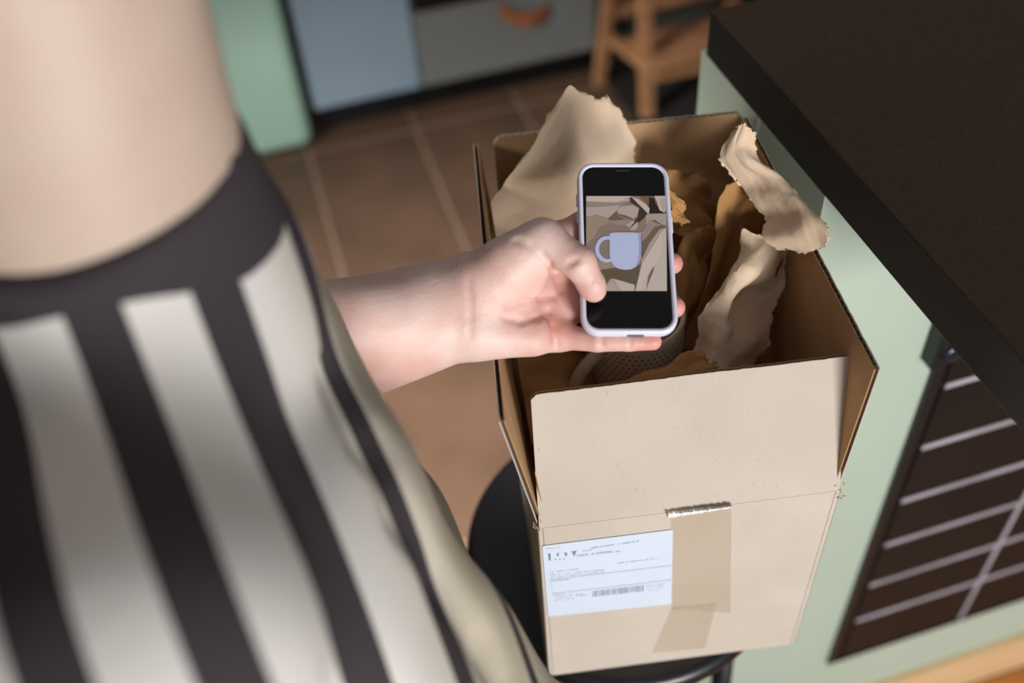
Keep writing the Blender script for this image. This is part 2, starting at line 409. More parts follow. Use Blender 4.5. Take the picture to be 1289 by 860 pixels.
# torn fibres where the flaps meet at the two front corners
for (w0, sgn, sd) in ((0, -1, 1), (BW, 1, 2)):
    rr = random.Random(sd); m = MB()
    for k in range(14):
        c_ = B(w0+sgn*rr.uniform(-.003, .003), rr.uniform(-.003, .003), rr.uniform(-.008, .007))
        d1 = np.array([rr.uniform(-1, 1) for _ in range(3)])*.0024; d2 = np.array([rr.uniform(-1, 1) for _ in range(3)])*.0024; d3 = np.cross(d1, d2)*60
        m.add([c_, c_+d1, c_+d2, c_+d1*.5+d2*.5+d3], [(0, 1, 2), (0, 1, 3), (1, 2, 3), (0, 2, 3)])
    f_ = m.build('torn_fibres', MT['card_in'], box); tag(f_, kind='stuff')
# front-face decals: measured on the front face plane
def FP(px, py, off=.0004): return onplane(px, py, B(0, 0, 0)-UV*off, UV)
def quad_slab(pts, th, n, mi=0, m=None):
    m = m or MB(); m.prism(pts, n*th, mi); return m
MT['tape'] = material('clear_tape', (202, 180, 150), .25, (196, 173, 143), 30, 4, .3, 70, spec=.5, alpha=.28)
def tape_piece(corners, seed, off=.0004):
    a, b, c_, d_ = [FP(*p, off) for p in corners]; m = MB(); n = 14; rr = random.Random(seed)
    for j in range(n+1):
        for i in range(n+1):
            s, t = i/n, j/n
            p_ = (a*(1-s)+b*s)*(1-t) + (d_*(1-s)+c_*s)*t
            m.v.append(p_ - UV*(.0001+.00035*max(0, math.sin(9*s+5*t+seed))*rr.random()))
    for j in range(n):
        for i in range(n):
            q = j*(n+1)+i; m.f.append((q, q+1, q+n+2, q+n+1)); m.m.append(0)
    return m
tape_piece([(845, 642), (921, 633), (920, 772), (846, 768)], 1).build('packing_tape', MT['tape'], box, True)
tape_piece([(847, 765), (903, 760), (888, 817), (821, 823)], 2, .0010).build('packing_tape', MT['tape'], box, True)
# curled tape lip along the hinge line, its gloss highlight painted white
MT['tape_lip'] = material('tape_lip_highlight', (248, 245, 242), .2, None, spec=.9, coat=.4, alpha=.85, bump=.6, bscale=300)
m = MB(); n = 40; rr = random.Random(8)
for i in range(n+1):
    t = i/n; px = 841+t*81; py = 648.5-t*10.5; wd = 4.5*(1-.6*t)+rr.uniform(-.7, .7)
    b0 = FP(px, py-wd, .0012); b1 = FP(px, py, .0042+.001*rr.random()); b2 = FP(px, py+wd, .0012)
    m.v += [b0, b1, b2]
for i in range(n):
    for k in range(2): q = 3*i+k; m.f.append((q, q+1, q+4, q+3)); m.m.append(0)
m.build('tape_lip', MT['tape_lip'], box, True)
# shipping label
MT['label'] = material('label_paper', (208, 217, 229), .5, (202, 212, 225), 10, 3, .1, 60)
MT['ink'] = material('grey_green_ink', (158, 172, 180), .7)
MT['ink_dark'] = material('dark_ink', (120, 134, 140), .7)
LC = [FP(682.5, 687), FP(847, 666.5), FP(845, 760), FP(690, 776)]
out = []
def lab(s, t, off=0):
    a, b, c_, d_ = LC
    return (a*(1-s)+b*s)*(1-t) + (d_*(1-s)+c_*s)*t - UV*off
for cs, ct, a0 in ((0, 0, 180), (1, 0, 270), (1, 1, 0), (0, 1, 90)):
    for i in range(4):
        a = math.radians(a0+30*i); rs, rt = .012, .02
        cx = rs if cs == 0 else 1-rs; cy = rt if ct == 0 else 1-rt
        out.append(lab(cx+rs*math.cos(a), cy+rt*math.sin(a), .0001))
label = quad_slab(out, .0004, -UV).build('shipping_label', MT['label'], box)
def ink_rows(name, rows, mat, seed, hsize):
    rr = random.Random(seed); m = MB()
    for (s0, t0, s1, t1, h_) in rows:
        s = s0
        while s < s1:
            wdt_ = rr.choice((.006, .008, .010, .012)); 
            if rr.random() < .16: s += .012; continue
            t = t0+(t1-t0)*(s-s0)/max(1e-6, s1-s0)
            k = rr.random()*.4+.6
            p_ = [lab(s, t, .0007), lab(s+wdt_*.75, t, .0007), lab(s+wdt_*.75, t+h_*k, .0007), lab(s, t+h_*k, .0007)]
            m.add(p_, [(0, 1, 2, 3)]); s += wdt_
    o = m.build(name, mat, label); tag(o, kind='stuff'); return o
g = lambda X, Y: ((X-103)/760, (Y-(222-(X-103)*.13))/410)   # label crop pixel -> label coords
rows_ = []
for (X0, Y0, X1, Y1, hh) in ((120, 232, 205, 225, 5), (375, 222, 660, 178, 14), (335, 240, 380, 233, 8), (300, 262, 500, 236, 16), (525, 238, 558, 234, 12), (525, 302, 785, 266, 9),
                             (130, 360, 305, 338, 8), (135, 375, 470, 338, 8), (135, 390, 450, 352, 8), (135, 410, 240, 398, 8),
                             (150, 495, 215, 488, 7), (230, 490, 320, 482, 8), (150, 510, 345, 488, 8), (150, 524, 275, 510, 8), (705, 428, 820, 408, 7), (715, 440, 810, 425, 7), (725, 452, 790, 442, 7)):
    a = g(X0, Y0); b = g(X1, Y1); rows_.append((a[0], a[1]+hh*.2/410, b[0], b[1]+hh*.2/410, hh*.6/410))
ink_rows('printed_text', rows_, MT['ink'], 5, 0)
m = MB()
for (X, Y, w_, h_) in ((132, 258, 16, 38), (182, 256, 14, 16), (228, 252, 16, 18), (170, 286, 8, 10), (195, 286, 8, 8), (218, 283, 8, 8)):
    a = g(X, Y); b = g(X+w_, Y+h_)
    m.add([lab(a[0], a[1], .0007), lab(b[0], a[1]+.01, .0007), lab(b[0]-.004, b[1], .0007), lab(a[0]+.003, b[1], .0007)], [(0, 1, 2, 3)])
a = g(268, 244); m.add([lab(a[0], a[1], .0008), lab(a[0]+.02, a[1]+.01, .0008), lab(a[0]+.042, a[1], .0008), lab(a[0]+.02, a[1]+.075, .0008)], [(0, 1, 2, 3)])
m.build('stamp_marks', MT['ink_dark'], label)
m = MB()
for (Xa, Ya, Xb, Yb) in ((135, 405, 858, 308), (135, 487, 858, 388), (130, 405, 150, 520)):
    a = g(Xa, Ya); b = g(Xb, Yb); m.add([lab(a[0], a[1], .0007), lab(b[0], b[1], .0007), lab(b[0], b[1]+.005, .0007), lab(a[0]+(.003 if Xb == 150 else 0), a[1]+.005, .0007)], [(0, 1, 2, 3)])
m.build('ruled_lines', MT['ink'], label)
m = MB(); rr = random.Random(3); X = 380
while X < 684:
    w_ = rr.choice((4, 5, 8)); Y = 466-(X-380)*.135
    a = g(X, Y); b = g(X+w_, Y)
    hgt = 34/410; m.add([lab(a[0], a[1], .0007), lab(b[0], b[1], .0007), lab(b[0], b[1]+hgt, .0007), lab(a[0], a[1]+hgt, .0007)], [(0, 1, 2, 3)]); X += w_+rr.choice((5, 6, 8))
m.build('barcode', MT['ink_dark'], label)

# ================================================================== CRUMPLED KRAFT PAPER
def crumple(seed, n=9):
    rr = random.Random(seed); P = []
    for _ in range(n):
        a = rr.uniform(0, math.pi); P.append((math.cos(a), math.sin(a), rr.uniform(.8, 3.2), rr.uniform(0, 1), rr.uniform(.3, 1), rr.uniform(0, 6.28), rr.uniform(.02, .12)))
    def f(u, v):
        h = 0
        for (cx, cy, fr_, ph, am, wp, wa) in P:
            t = (u*cx+v*cy)*fr_ + ph + wa*math.sin(3*(u*cy-v*cx)+wp)
            t = t - math.floor(t); h += am/fr_*(math.sqrt((2*t-1)**2+.0005)-.5)
        return h
    return f
def catmull(p0, p1, p2, p3, t):
    return .5*((2*p1)+(-p0+p2)*t+(2*p0-5*p1+4*p2-p3)*t*t+(-p0+3*p1-3*p2+p3)*t**3)
def resample(ctrl, n):
    ctrl = np.array(ctrl); k = len(ctrl); out = []
    for i in range(n):
        x = i/(n-1)*(k-1); j = min(int(x), k-2); t = x-j
        out.append(catmull(ctrl[max(j-1, 0)], ctrl[j], ctrl[j+1], ctrl[min(j+2, k-1)], t))
    return np.array(out)
def sheet(name, rows, mat, label, seed, amp=.004, nu=34, nv=44, jag=.0015, th=.0006, edges='tblr', holes=(), group='crumpled kraft packing paper', parent=None, over=False):
    """rows of (px, py, y) control points, smoothed, folded and given thickness and torn edges"""
    cr = np.array([resample([ony(*q) for q in r], nu) for r in rows])      # rows x nu x 3
    G = np.array([resample(cr[:, i], nv) for i in range(nu)]).transpose(1, 0, 2)   # nv x nu x 3
    du = np.gradient(G, axis=1); dv = np.gradient(G, axis=0); N = np.cross(du, dv); N /= np.linalg.norm(N, axis=2, keepdims=True)+1e-9
    f = crumple(seed); rr = random.Random(seed)
    for j in range(nv):
        for i in range(nu):
            G[j, i] += N[j, i]*amp*2.3*f(i/nu*1.0, j/nv*1.4)
    st_ = {'p': np.zeros(3), 'q': np.zeros(3), 'k': 0, 'n': 1}
    def jit():
        if st_['k'] >= st_['n']:
            st_['p'] = st_['q']; st_['q'] = np.array([rr.uniform(-1, 1) for _ in range(3)])*jag*(1.5 if rr.random() < .3 else .8); st_['k'] = 0; st_['n'] = rr.choice((2, 3, 5))
        st_['k'] += 1; t = st_['k']/st_['n']
        return st_['p']*(1-t)+st_['q']*t
    for i in range(nu):
        if 't' in edges: G[0, i] += jit()
        if 'b' in edges: G[-1, i] += jit()
    for j in range(nv):
        if 'l' in edges: G[j, 0] += jit()
        if 'r' in edges: G[j, -1] += jit()
    rel = G - BA; w_ = rel@WV; u_ = rel@UV; z_ = rel[..., 2]
    if not over:
        lim = np.where(z_ < .002, 0, np.clip(z_/.13, 0, 1)*.0)
        wc = np.clip(w_, .0065 - np.clip(z_, 0, .13)*.095, BW-.0065); uc = np.clip(u_, .0065, BD-.0065)
        inz = z_ < .135
        G = G + (np.where(inz, wc-w_, 0))[..., None]*WV + (np.where(inz, uc-u_, 0))[..., None]*UV
    vs = list(G.reshape(-1, 3)); back = list((G - N*th).reshape(-1, 3)); n = len(vs); fs = []
    keep = np.ones((nv-1, nu-1), bool)
    for (hu, hv, ru, rv) in holes:
        for j in range(nv-1):
            for i in range(nu-1):
                u, v = (i+.5)/(nu-1), (j+.5)/(nv-1)
                aa = math.atan2(v-hv, u-hu)
                if ((u-hu)/ru)**2+((v-hv)/rv)**2 < 1+.25*math.sin(5*aa+seed): keep[j, i] = False
    for j in range(nv-1):
        for i in range(nu-1):
            if not keep[j, i]: continue
            q = j*nu+i; fs.append((q, q+1, q+nu+1, q+nu)); fs.append((n+q, n+q+nu, n+q+nu+1, n+q+1))
            for (dj, di, e) in ((-1, 0, (q, q+1)), (1, 0, (q+nu+1, q+nu)), (0, -1, (q+nu, q)), (0, 1, (q+1, q+nu+1))):
                jj, ii = j+dj, i+di
                if jj < 0 or ii < 0 or jj >= nv-1 or ii >= nu-1 or not keep[jj, ii]: fs.append((e[0], n+e[0], n+e[1], e[1]))
    o = mesh_obj(name, vs+back, fs, mat, parent)
    # origin at the sheet's lowest point
    c_ = Vector(np.mean(G.reshape(-1, 3), axis=0)); o.data.transform(Matrix.Translation(-c_)); o.location = c_
    for p_ in o.data.polygons: p_.use_smooth = True
    try:
        o.data.set_sharp_from_angle(angle=math.radians(14))
    except Exception: pass
    tag(o, label, 'paper', group); return o
sheet('kraft_paper', [
    [(717, 108, .690), (731, 115, .692), (750, 124, .694), (767, 121, .690)],
    [(690, 148, .680), (722, 156, .676), (755, 160, .680), (783, 150, .690)],
    [(660, 196, .668), (702, 204, .655), (748, 206, .665), (797, 184, .690)],
    [(628, 240, .672), (680, 250, .655), (738, 250, .655), (800, 212, .680)],
    [(609, 280, .648), (662, 290, .640), (730, 290, .635), (798, 262, .655)],
    [(606, 306, .625), (668, 330, .610), (735, 335, .600), (795, 320, .620)]],
    MT['kraft_lit'], 'tall pointed sheet of kraft paper rising at the left back of the box', 11, amp=.0035)
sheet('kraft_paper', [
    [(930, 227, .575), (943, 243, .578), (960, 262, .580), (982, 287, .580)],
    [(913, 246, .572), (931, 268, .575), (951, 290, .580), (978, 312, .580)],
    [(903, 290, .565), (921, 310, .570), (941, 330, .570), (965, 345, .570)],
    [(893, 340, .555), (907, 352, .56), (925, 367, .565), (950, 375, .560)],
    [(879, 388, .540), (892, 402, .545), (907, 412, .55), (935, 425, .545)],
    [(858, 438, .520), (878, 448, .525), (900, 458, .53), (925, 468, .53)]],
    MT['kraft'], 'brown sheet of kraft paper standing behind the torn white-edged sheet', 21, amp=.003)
sheet('kraft_paper', [
    [(944, 292, .535), (958, 300, .538), (978, 306, .540), (999, 316, .533)],
    [(926, 332, .525), (946, 338, .515), (972, 342, .520), (996, 340, .528)],
    [(907, 368, .512), (928, 372, .500), (955, 376, .508), (980, 376, .518)],
    [(888, 404, .500), (912, 410, .488), (938, 414, .494), (964, 412, .506)],
    [(870, 438, .488), (897, 446, .474), (922, 450, .480), (952, 448, .494)],
    [(848, 486, .468), (882, 492, .456), (915, 494, .462), (943, 490, .476)]],
    MT['kraft_lit'], 'long twisted kraft paper strip running down to the front flap', 33, amp=.0045, jag=.0014, nu=48, nv=64, holes=((.86, .17, .05, .10),))
sheet('kraft_paper', [
    [(926, 164, .592), (932, 157, .588), (939, 158, .586), (945, 170, .586)],
    [(908, 194, .590), (922, 186, .584), (938, 182, .580), (950, 186, .580)],
    [(914, 212, .584), (932, 208, .574), (950, 203, .568), (966, 210, .568)],
    [(934, 234, .574), (954, 229, .562), (972, 222, .556), (988, 229, .556)],
    [(950, 258, .556), (970, 250, .546), (990, 242, .540), (1004, 247, .540)],
    [(968, 280, .540), (988, 272, .530), (1008, 262, .522), (1020, 268, .520)],
    [(962, 302, .524), (992, 297, .512), (1020, 284, .504), (1038, 283, .502)],
    [(982, 313, .512), (1008, 319, .498), (1034, 314, .490), (1046, 299, .490)]],
    MT['kraft_lit'], 'pale torn curl of kraft paper resting over the right flap edge', 41, amp=.0016, jag=.0014, over=True, nu=44, nv=80)
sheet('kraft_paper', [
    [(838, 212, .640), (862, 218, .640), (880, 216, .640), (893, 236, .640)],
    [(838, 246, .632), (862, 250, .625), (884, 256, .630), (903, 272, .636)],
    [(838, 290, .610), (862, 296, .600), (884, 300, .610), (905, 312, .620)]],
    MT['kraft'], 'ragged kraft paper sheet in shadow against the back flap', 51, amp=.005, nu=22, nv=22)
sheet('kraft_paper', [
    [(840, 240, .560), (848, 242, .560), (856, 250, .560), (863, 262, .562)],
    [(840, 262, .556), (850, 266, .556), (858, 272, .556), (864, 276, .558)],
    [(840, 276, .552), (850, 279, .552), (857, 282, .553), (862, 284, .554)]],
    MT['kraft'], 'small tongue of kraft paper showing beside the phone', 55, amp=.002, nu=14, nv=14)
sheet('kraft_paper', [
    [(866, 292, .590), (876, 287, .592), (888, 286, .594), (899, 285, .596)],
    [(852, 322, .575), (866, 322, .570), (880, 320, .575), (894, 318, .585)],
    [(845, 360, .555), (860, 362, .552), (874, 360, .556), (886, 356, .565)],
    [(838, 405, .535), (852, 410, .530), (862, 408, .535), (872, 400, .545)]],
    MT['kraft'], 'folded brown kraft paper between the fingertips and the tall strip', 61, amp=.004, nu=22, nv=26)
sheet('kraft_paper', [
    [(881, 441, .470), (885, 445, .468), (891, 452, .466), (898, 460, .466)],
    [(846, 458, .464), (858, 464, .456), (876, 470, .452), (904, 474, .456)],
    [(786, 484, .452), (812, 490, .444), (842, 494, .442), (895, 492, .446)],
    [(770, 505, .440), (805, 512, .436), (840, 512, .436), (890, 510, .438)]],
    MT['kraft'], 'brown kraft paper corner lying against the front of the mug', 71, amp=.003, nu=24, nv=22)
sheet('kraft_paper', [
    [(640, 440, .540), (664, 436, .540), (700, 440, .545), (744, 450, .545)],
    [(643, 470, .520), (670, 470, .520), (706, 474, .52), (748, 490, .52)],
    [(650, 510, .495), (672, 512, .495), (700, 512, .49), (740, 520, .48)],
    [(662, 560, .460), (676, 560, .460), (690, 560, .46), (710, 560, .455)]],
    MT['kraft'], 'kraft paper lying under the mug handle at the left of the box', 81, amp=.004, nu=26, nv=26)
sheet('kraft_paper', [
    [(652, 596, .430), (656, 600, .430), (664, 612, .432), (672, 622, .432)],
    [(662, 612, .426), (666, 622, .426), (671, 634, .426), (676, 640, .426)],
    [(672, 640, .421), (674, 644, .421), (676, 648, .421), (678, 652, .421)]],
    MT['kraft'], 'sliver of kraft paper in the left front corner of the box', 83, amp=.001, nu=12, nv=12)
# loose fill lower down
def fill_sheet(seed, z, amp, label, w0=.012, w1=None, u0=.012, u1=None, tilt=0):
    w1 = w1 or BW-.012; u1 = u1 or BD-.012; f = crumple(seed, 9); nu, nv = 46, 56; vs = []; fs = []
    for j in range(nv):
        for i in range(nu):
            s, t = i/(nu-1), j/(nv-1); vs.append(B(w0+(w1-w0)*s, u0+(u1-u0)*t, z-(H-.66)+amp*f(s*1.4, t*1.8)+tilt*(t-.5)))
    for j in range(nv-1):
        for i in range(nu-1): q = j*nu+i; fs.append((q, q+1, q+nu+1, q+nu))
    o = mesh_obj('kraft_paper', vs, fs, MT['kraft']); md = o.modifiers.new('thick', 'SOLIDIFY'); md.thickness = .0007
    c_ = Vector(np.mean(np.array(vs), axis=0)); o.data.transform(Matrix.Translation(-c_)); o.location = c_
    for p_ in o.data.polygons: p_.use_smooth = True
    try: o.data.set_sharp_from_angle(angle=math.radians(14))
    except Exception: pass
    tag(o, label, 'paper', 'crumpled kraft packing paper'); return o
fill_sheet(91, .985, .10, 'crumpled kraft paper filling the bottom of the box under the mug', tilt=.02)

# ================================================================== MUG
MT['mug'] = material('mug_beige', (216, 198, 172), .5, (190, 171, 143), 12, 4, .05, 90)
def dotted():
    m = material('mug_dotted', (216, 198, 172), .5, None)
    nt = m.node_tree; N = nt.nodes; L = nt.links; b = N['Principled BSDF']
    tc = N.new('ShaderNodeTexCoord'); sx = N.new('ShaderNodeSeparateXYZ'); L.new(tc.outputs['Object'], sx.inputs[0])
    def mt(op, a, b_=None):
        n = N.new('ShaderNodeMath'); n.operation = op
        for i, v in enumerate((a, b_)):
            if v is None: continue
            if isinstance(v, (int, float)): n.inputs[i].default_value = v
            else: L.new(v, n.inputs[i])
        return n.outputs[0]
    ang_ = mt('ARCTAN2', sx.outputs[1], sx.outputs[0])
    cu = mt('MULTIPLY', ang_, 50/(2*math.pi)); cv = mt('MULTIPLY', sx.outputs[2], 1/.0050)
    row = mt('FLOOR', cv); odd = mt('MULTIPLY', mt('MODULO', row, 2.0), .5)
    fu = mt('SUBTRACT', mt('FRACT', mt('ADD', cu, odd)), .5); fv = mt('SUBTRACT', mt('FRACT', cv), .5)
    d2 = mt('ADD', mt('MULTIPLY', fu, fu), mt('MULTIPLY', fv, fv))
    dot = mt('LESS_THAN', d2, .048)
    zz = mt('MULTIPLY', mt('GREATER_THAN', sx.outputs[2], .018), mt('LESS_THAN', sx.outputs[2], .098))
    msk = mt('MULTIPLY', dot, zz)
    mx = N.new('ShaderNodeMixRGB'); mx.inputs[1].default_value = srgb(216, 198, 172); mx.inputs[2].default_value = srgb(122, 104, 82)
    L.new(msk, mx.inputs[0]); L.new(mx.outputs[0], b.inputs['Base Color'])
    bp = N.new('ShaderNodeBump'); bp.inputs['Strength'].default_value = .5; bp.inputs['Distance'].default_value = .0006; bp.invert = True
    L.new(msk, bp.inputs['Height']); L.new(bp.outputs[0], b.inputs['Normal'])
    return m
MT['mug_dots'] = dotted()
mc = at(800, 417, .848)
MR, MH = .0400, .108; MZ = 1.054
mg = thing('mug', 'beige mug with a dotted body standing among the paper, behind the little finger', 'mug', (mc[0], mc[1], MZ))
prof = [(0, 0), (.022, 0), (.030, .003), (.0355, .010), (.0385, .020), (MR, .034), (MR, MH-.002), (MR-.0012, MH), (MR-.0028, MH), (MR-.004, MH-.002), (MR-.004, .03), (.032, .012), (.02, .006), (0, .005)]
MB().lathe((mc[0], mc[1], MZ), prof, 72).build('body', MT['mug_dots'], mg, True)
hd = np.array([math.cos(math.radians(203)), math.sin(math.radians(203)), 0]); hp = []
for i in range(19):
    a = math.radians(-112 + 224*i/18); hp.append(mc*[1, 1, 0] + ZV*(MZ+.058) + hd*(MR-.006 + .010 + .026*math.cos(a)) + ZV*(.030*math.sin(a)))
MB().tube(hp, [.0055 if 0 < i < 18 else .007 for i in range(19)], 16).build('handle', MT['mug'], mg, True)

# ================================================================== PHONE
TL, TR, BR_, BL = at(731, 204.5, .755), at(845.7, 204.5, .755), at(850, 419, .705), at(727.3, 419, .705)
pc = (TL+TR+BR_+BL)/4; pxv = ((TR-TL)+(BR_-BL))/2; PWd = np.linalg.norm(pxv); pxv /= PWd
pyv = ((TL-BL)+(TR-BR_))/2; pyv -= pxv*(pyv@pxv); PHt = np.linalg.norm(pyv); pyv /= PHt; pzv = np.cross(pxv, pyv)
def PP(x, y, z=0): return pc + pxv*x + pyv*y + pzv*z     # x right, y up the screen, z towards the viewer; z=0 is the case rim
phone = thing('smartphone', 'smartphone in a pale lilac case showing a mug photo, held in the hand', 'phone', pc)
MT['case'] = material('lilac_white_case', (222, 222, 236), .45, None, spec=.4)
MT['screen'] = material('black_screen', (14, 14, 15), .06, None, spec=.25)
def rr2(w, h, r, n=8):
    o = []
    for cx, cy, a0 in ((w/2-r, h/2-r, 0), (-w/2+r, h/2-r, 90), (-w/2+r, -h/2+r, 180), (w/2-r, -h/2+r, 270)):
        for i in range(n+1):
            a = math.radians(a0+90*i/n); o.append((cx+r*math.cos(a), cy+r*math.sin(a)))
    return o
def rings(levels, closed_ends=True):
    m = MB(); n = None
    for (w, h, r, z) in levels:
        pts = rr2(w, h, r); n = len(pts); m.v += [PP(x, y, z) for x, y in pts]
    for i in range(len(levels)-1):
        for k in range(n): m.f.append((i*n+k, i*n+(k+1) % n, (i+1)*n+(k+1) % n, (i+1)*n+k)); m.m.append(0)
    if closed_ends:
        m.f.append(tuple(range(n))[::-1]); m.m.append(0); m.f.append(tuple((len(levels)-1)*n+k for k in range(n))); m.m.append(0)
    return m
Wc, Hc = PWd, PHt; rim = .0036
rings([(Wc-.006, Hc-.006, .010, -.0112), (Wc-.002, Hc-.002, .0115, -.0100), (Wc, Hc, .0125, -.0070), (Wc, Hc, .0125, -.0020), (Wc-.001, Hc-.001, .012, -.0003), (Wc-.003, Hc-.003, .011, .0002), (Wc-2*rim+.0006, Hc-2*rim+.0006, .0095, -.0002), (Wc-2*rim, Hc-2*rim, .009, -.0012)], True).build('case', MT['case'], phone, True)
MB().prism([PP(x, y, -.0011) for x, y in rr2(Wc-2*rim-.0004, Hc-2*rim-.0004, .0088)], pzv*.0004).build('screen', MT['screen'], phone)
for yb, lb in ((.012, .012),):
    MB().obox(PP(Wc/2-.0002, yb, -.0062), pxv*.0012, pyv*lb, pzv*.0028).build('side_button', MT['case'], phone)
for yb, lb in ((.020, .009), (.034, .009)):
    MB().obox(PP(-Wc/2-.001, yb, -.0062), pxv*.0012, pyv*lb, pzv*.0028).build('side_button', MT['case'], phone)
MT['grille'] = material('speaker_grille', (52, 50, 50), .6)
MB().prism([PP(x*1+.0, y+Hc/2-.0068, -.0006) for x, y in rr2(.010, .0011, .0005, 3)], pzv*.0002).build('speaker_slot', MT['grille'], phone)
MT['port'] = material('port_shadow', (92, 94, 124), .5)
MB().prism([PP(x+.004, -Hc/2-.0002, y-.0052) for x, y in rr2(.012, .0034, .0016, 4)], pyv*.0004).build('port_opening', MT['port'], phone)
# the picture on the screen: flat coloured shapes at their places, lit by the display
def screen_mat(n, rgb): return material('picture_'+n, rgb, .25, None, emit=.26, spec=.3)
IC = [onplane(px, py, PP(0, 0, -.0006), pzv) for px, py in ((738, 247), (838.5, 247), (839.5, 366.5), (737.5, 366.5))]
def IP(X, Y, k):
    s, t = (X-55)/640, (Y-45)/763
    a, b, c_, d_ = IC
    return (a*(1-s)+b*s)*(1-t)+(d_*(1-s)+c_*s)*t + pzv*(.00004*k)
cols = {'base': (128, 112, 101), 'light': (168, 152, 142), 'lighter': (186, 171, 160), 'mid': (142, 125, 113), 'shade': (104, 88, 76), 'dark': (62, 50, 44), 'black': (38, 32, 30), 'brown': (110, 84, 62),
        'warm': (146, 128, 110), 'right': (158, 144, 134), 'rightl': (178, 166, 154), 'mug': (172, 180, 208), 'mugs': (146, 154, 186), 'rim': (172, 160, 178), 'olive': (92, 80, 62)}
names = list(cols); pm_ = [screen_mat(k, cols[k]) for k in names]
pic = MB(); 
def poly(c, pts, k): 
    pic.add([IP(*p_, k) for p_ in pts], [tuple(range(len(pts)))], names.index(c))
poly('base', [(55, 45), (695, 45), (695, 808), (55, 808)], 0)
poly('light', [(55, 45), (425, 45), (405, 85), (330, 122), (290, 175), (232, 228), (180, 212), (135, 195), (95, 210), (55, 213)], 1)
poly('lighter', [(55, 45), (415, 45), (300, 95), (200, 92), (110, 90), (55, 85)], 2)
poly('mid', [(55, 90), (110, 92), (200, 96), (300, 98), (405, 85), (330, 122), (180, 132), (55, 140)], 2)
poly('light', [(300, 165), (330, 130), (425, 120), (480, 150), (455, 215), (430, 230), (370, 205), (310, 190)], 3)
poly('shade', [(300, 165), (310, 190), (370, 205), (430, 230), (425, 240), (340, 215), (292, 190)], 4)
poly('shade', [(232, 228), (290, 178), (300, 205), (360, 235), (300, 245), (235, 242)], 3)
poly('mid', [(240, 245), (300, 245), (372, 238), (440, 255), (400, 300), (340, 285), (250, 270)], 3)
poly('warm', [(55, 216), (135, 198), (232, 232), (240, 262), (160, 300), (120, 380), (55, 440)], 2)
poly('dark', [(400, 60), (440, 55), (520, 130), (545, 190), (520, 225), (470, 270), (440, 300), (415, 290), (470, 215), (478, 140), (410, 100)], 5)
poly('light', [(372, 285), (420, 245), (440, 262), (400, 305)], 6)
poly('light', [(465, 255), (468, 300), (440, 330), (400, 320), (430, 290)], 6)
poly('brown', [(480, 45), (640, 45), (640, 190), (560, 190), (540, 120)], 5)
poly('black', [(560, 55), (600, 65), (610, 110), (640, 150), (690, 170), (690, 190), (560, 190), (556, 110)], 6)
poly('lighter', [(415, 50), (470, 70), (530, 110), (562, 150), (552, 198), (520, 160), (470, 110)], 7)
poly('lighter', [(600, 45), (695, 45), (695, 150), (680, 185), (640, 160), (622, 95)], 7)
poly('light', [(640, 70), (695, 60), (695, 140), (672, 178), (650, 130)], 8)
poly('right', [(530, 200), (600, 190), (688, 190), (695, 190), (695, 808), (445, 808), (470, 700), (495, 590), (488, 420), (490, 350), (535, 290)], 4)
poly('shade', [(535, 292), (560, 255), (600, 240), (660, 280), (690, 290), (690, 305), (640, 320), (560, 430), (500, 560), (488, 500), (488, 370)], 5)
poly('mid', [(535, 290), (555, 245), (570, 240), (600, 262), (660, 285), (600, 300), (540, 380), (500, 420), (495, 350)], 6)
poly('rightl', [(655, 335), (695, 310), (695, 808), (445, 808), (470, 720), (500, 590), (560, 500)], 7)
poly('shade', [(600, 610), (585, 665), (560, 720), (530, 808), (545, 700), (575, 640)], 8)
poly('lighter', [(655, 340), (660, 480), (610, 600), (570, 640), (520, 700), (480, 808), (445, 808), (500, 592)], 8)
poly('olive', [(130, 640), (270, 630), (420, 640), (490, 600), (470, 700), (445, 808), (330, 808), (250, 715), (190, 770), (150, 700)], 3)
poly('warm', [(120, 620), (165, 560), (250, 590), (285, 625), (140, 648)], 4)
poly('right', [(185, 808), (250, 712), (275, 712), (330, 808)], 5)
poly('rightl', [(270, 712), (440, 760), (440, 808), (330, 808)], 5)
poly('light', [(190, 808), (255, 735), (320, 808)], 6)
# handle then mug body
hpts = []; hin = []
for i in range(25):
    a = math.radians(75 + 215*i/24); hpts.append((222+95*math.cos(a)*1.0, 480-106*math.sin(a)))
    hin.append((228+70*math.cos(a), 480-78*math.sin(a)))
for i in range(24):
    pic.add([IP(*hpts[i], 9), IP(*hpts[i+1], 9), IP(*hin[i+1], 9), IP(*hin[i], 9)], [(0, 1, 2, 3)], names.index('mug'))
poly('mug', [(243, 352), (490, 350), (494, 450), (490, 545), (478, 585), (450, 620), (410, 640), (360, 644), (310, 634), (272, 610), (250, 570), (243, 520)], 10)
poly('mugs', [(470, 352), (490, 350), (494, 450), (490, 545), (478, 585), (450, 620), (462, 580), (472, 520), (475, 430)], 11)
poly('rim', [(243, 350), (300, 344), (430, 344), (490, 350), (488, 358), (430, 352), (300, 352), (246, 358)], 12)
pic.build('screen_picture', None, phone, False, pm_)

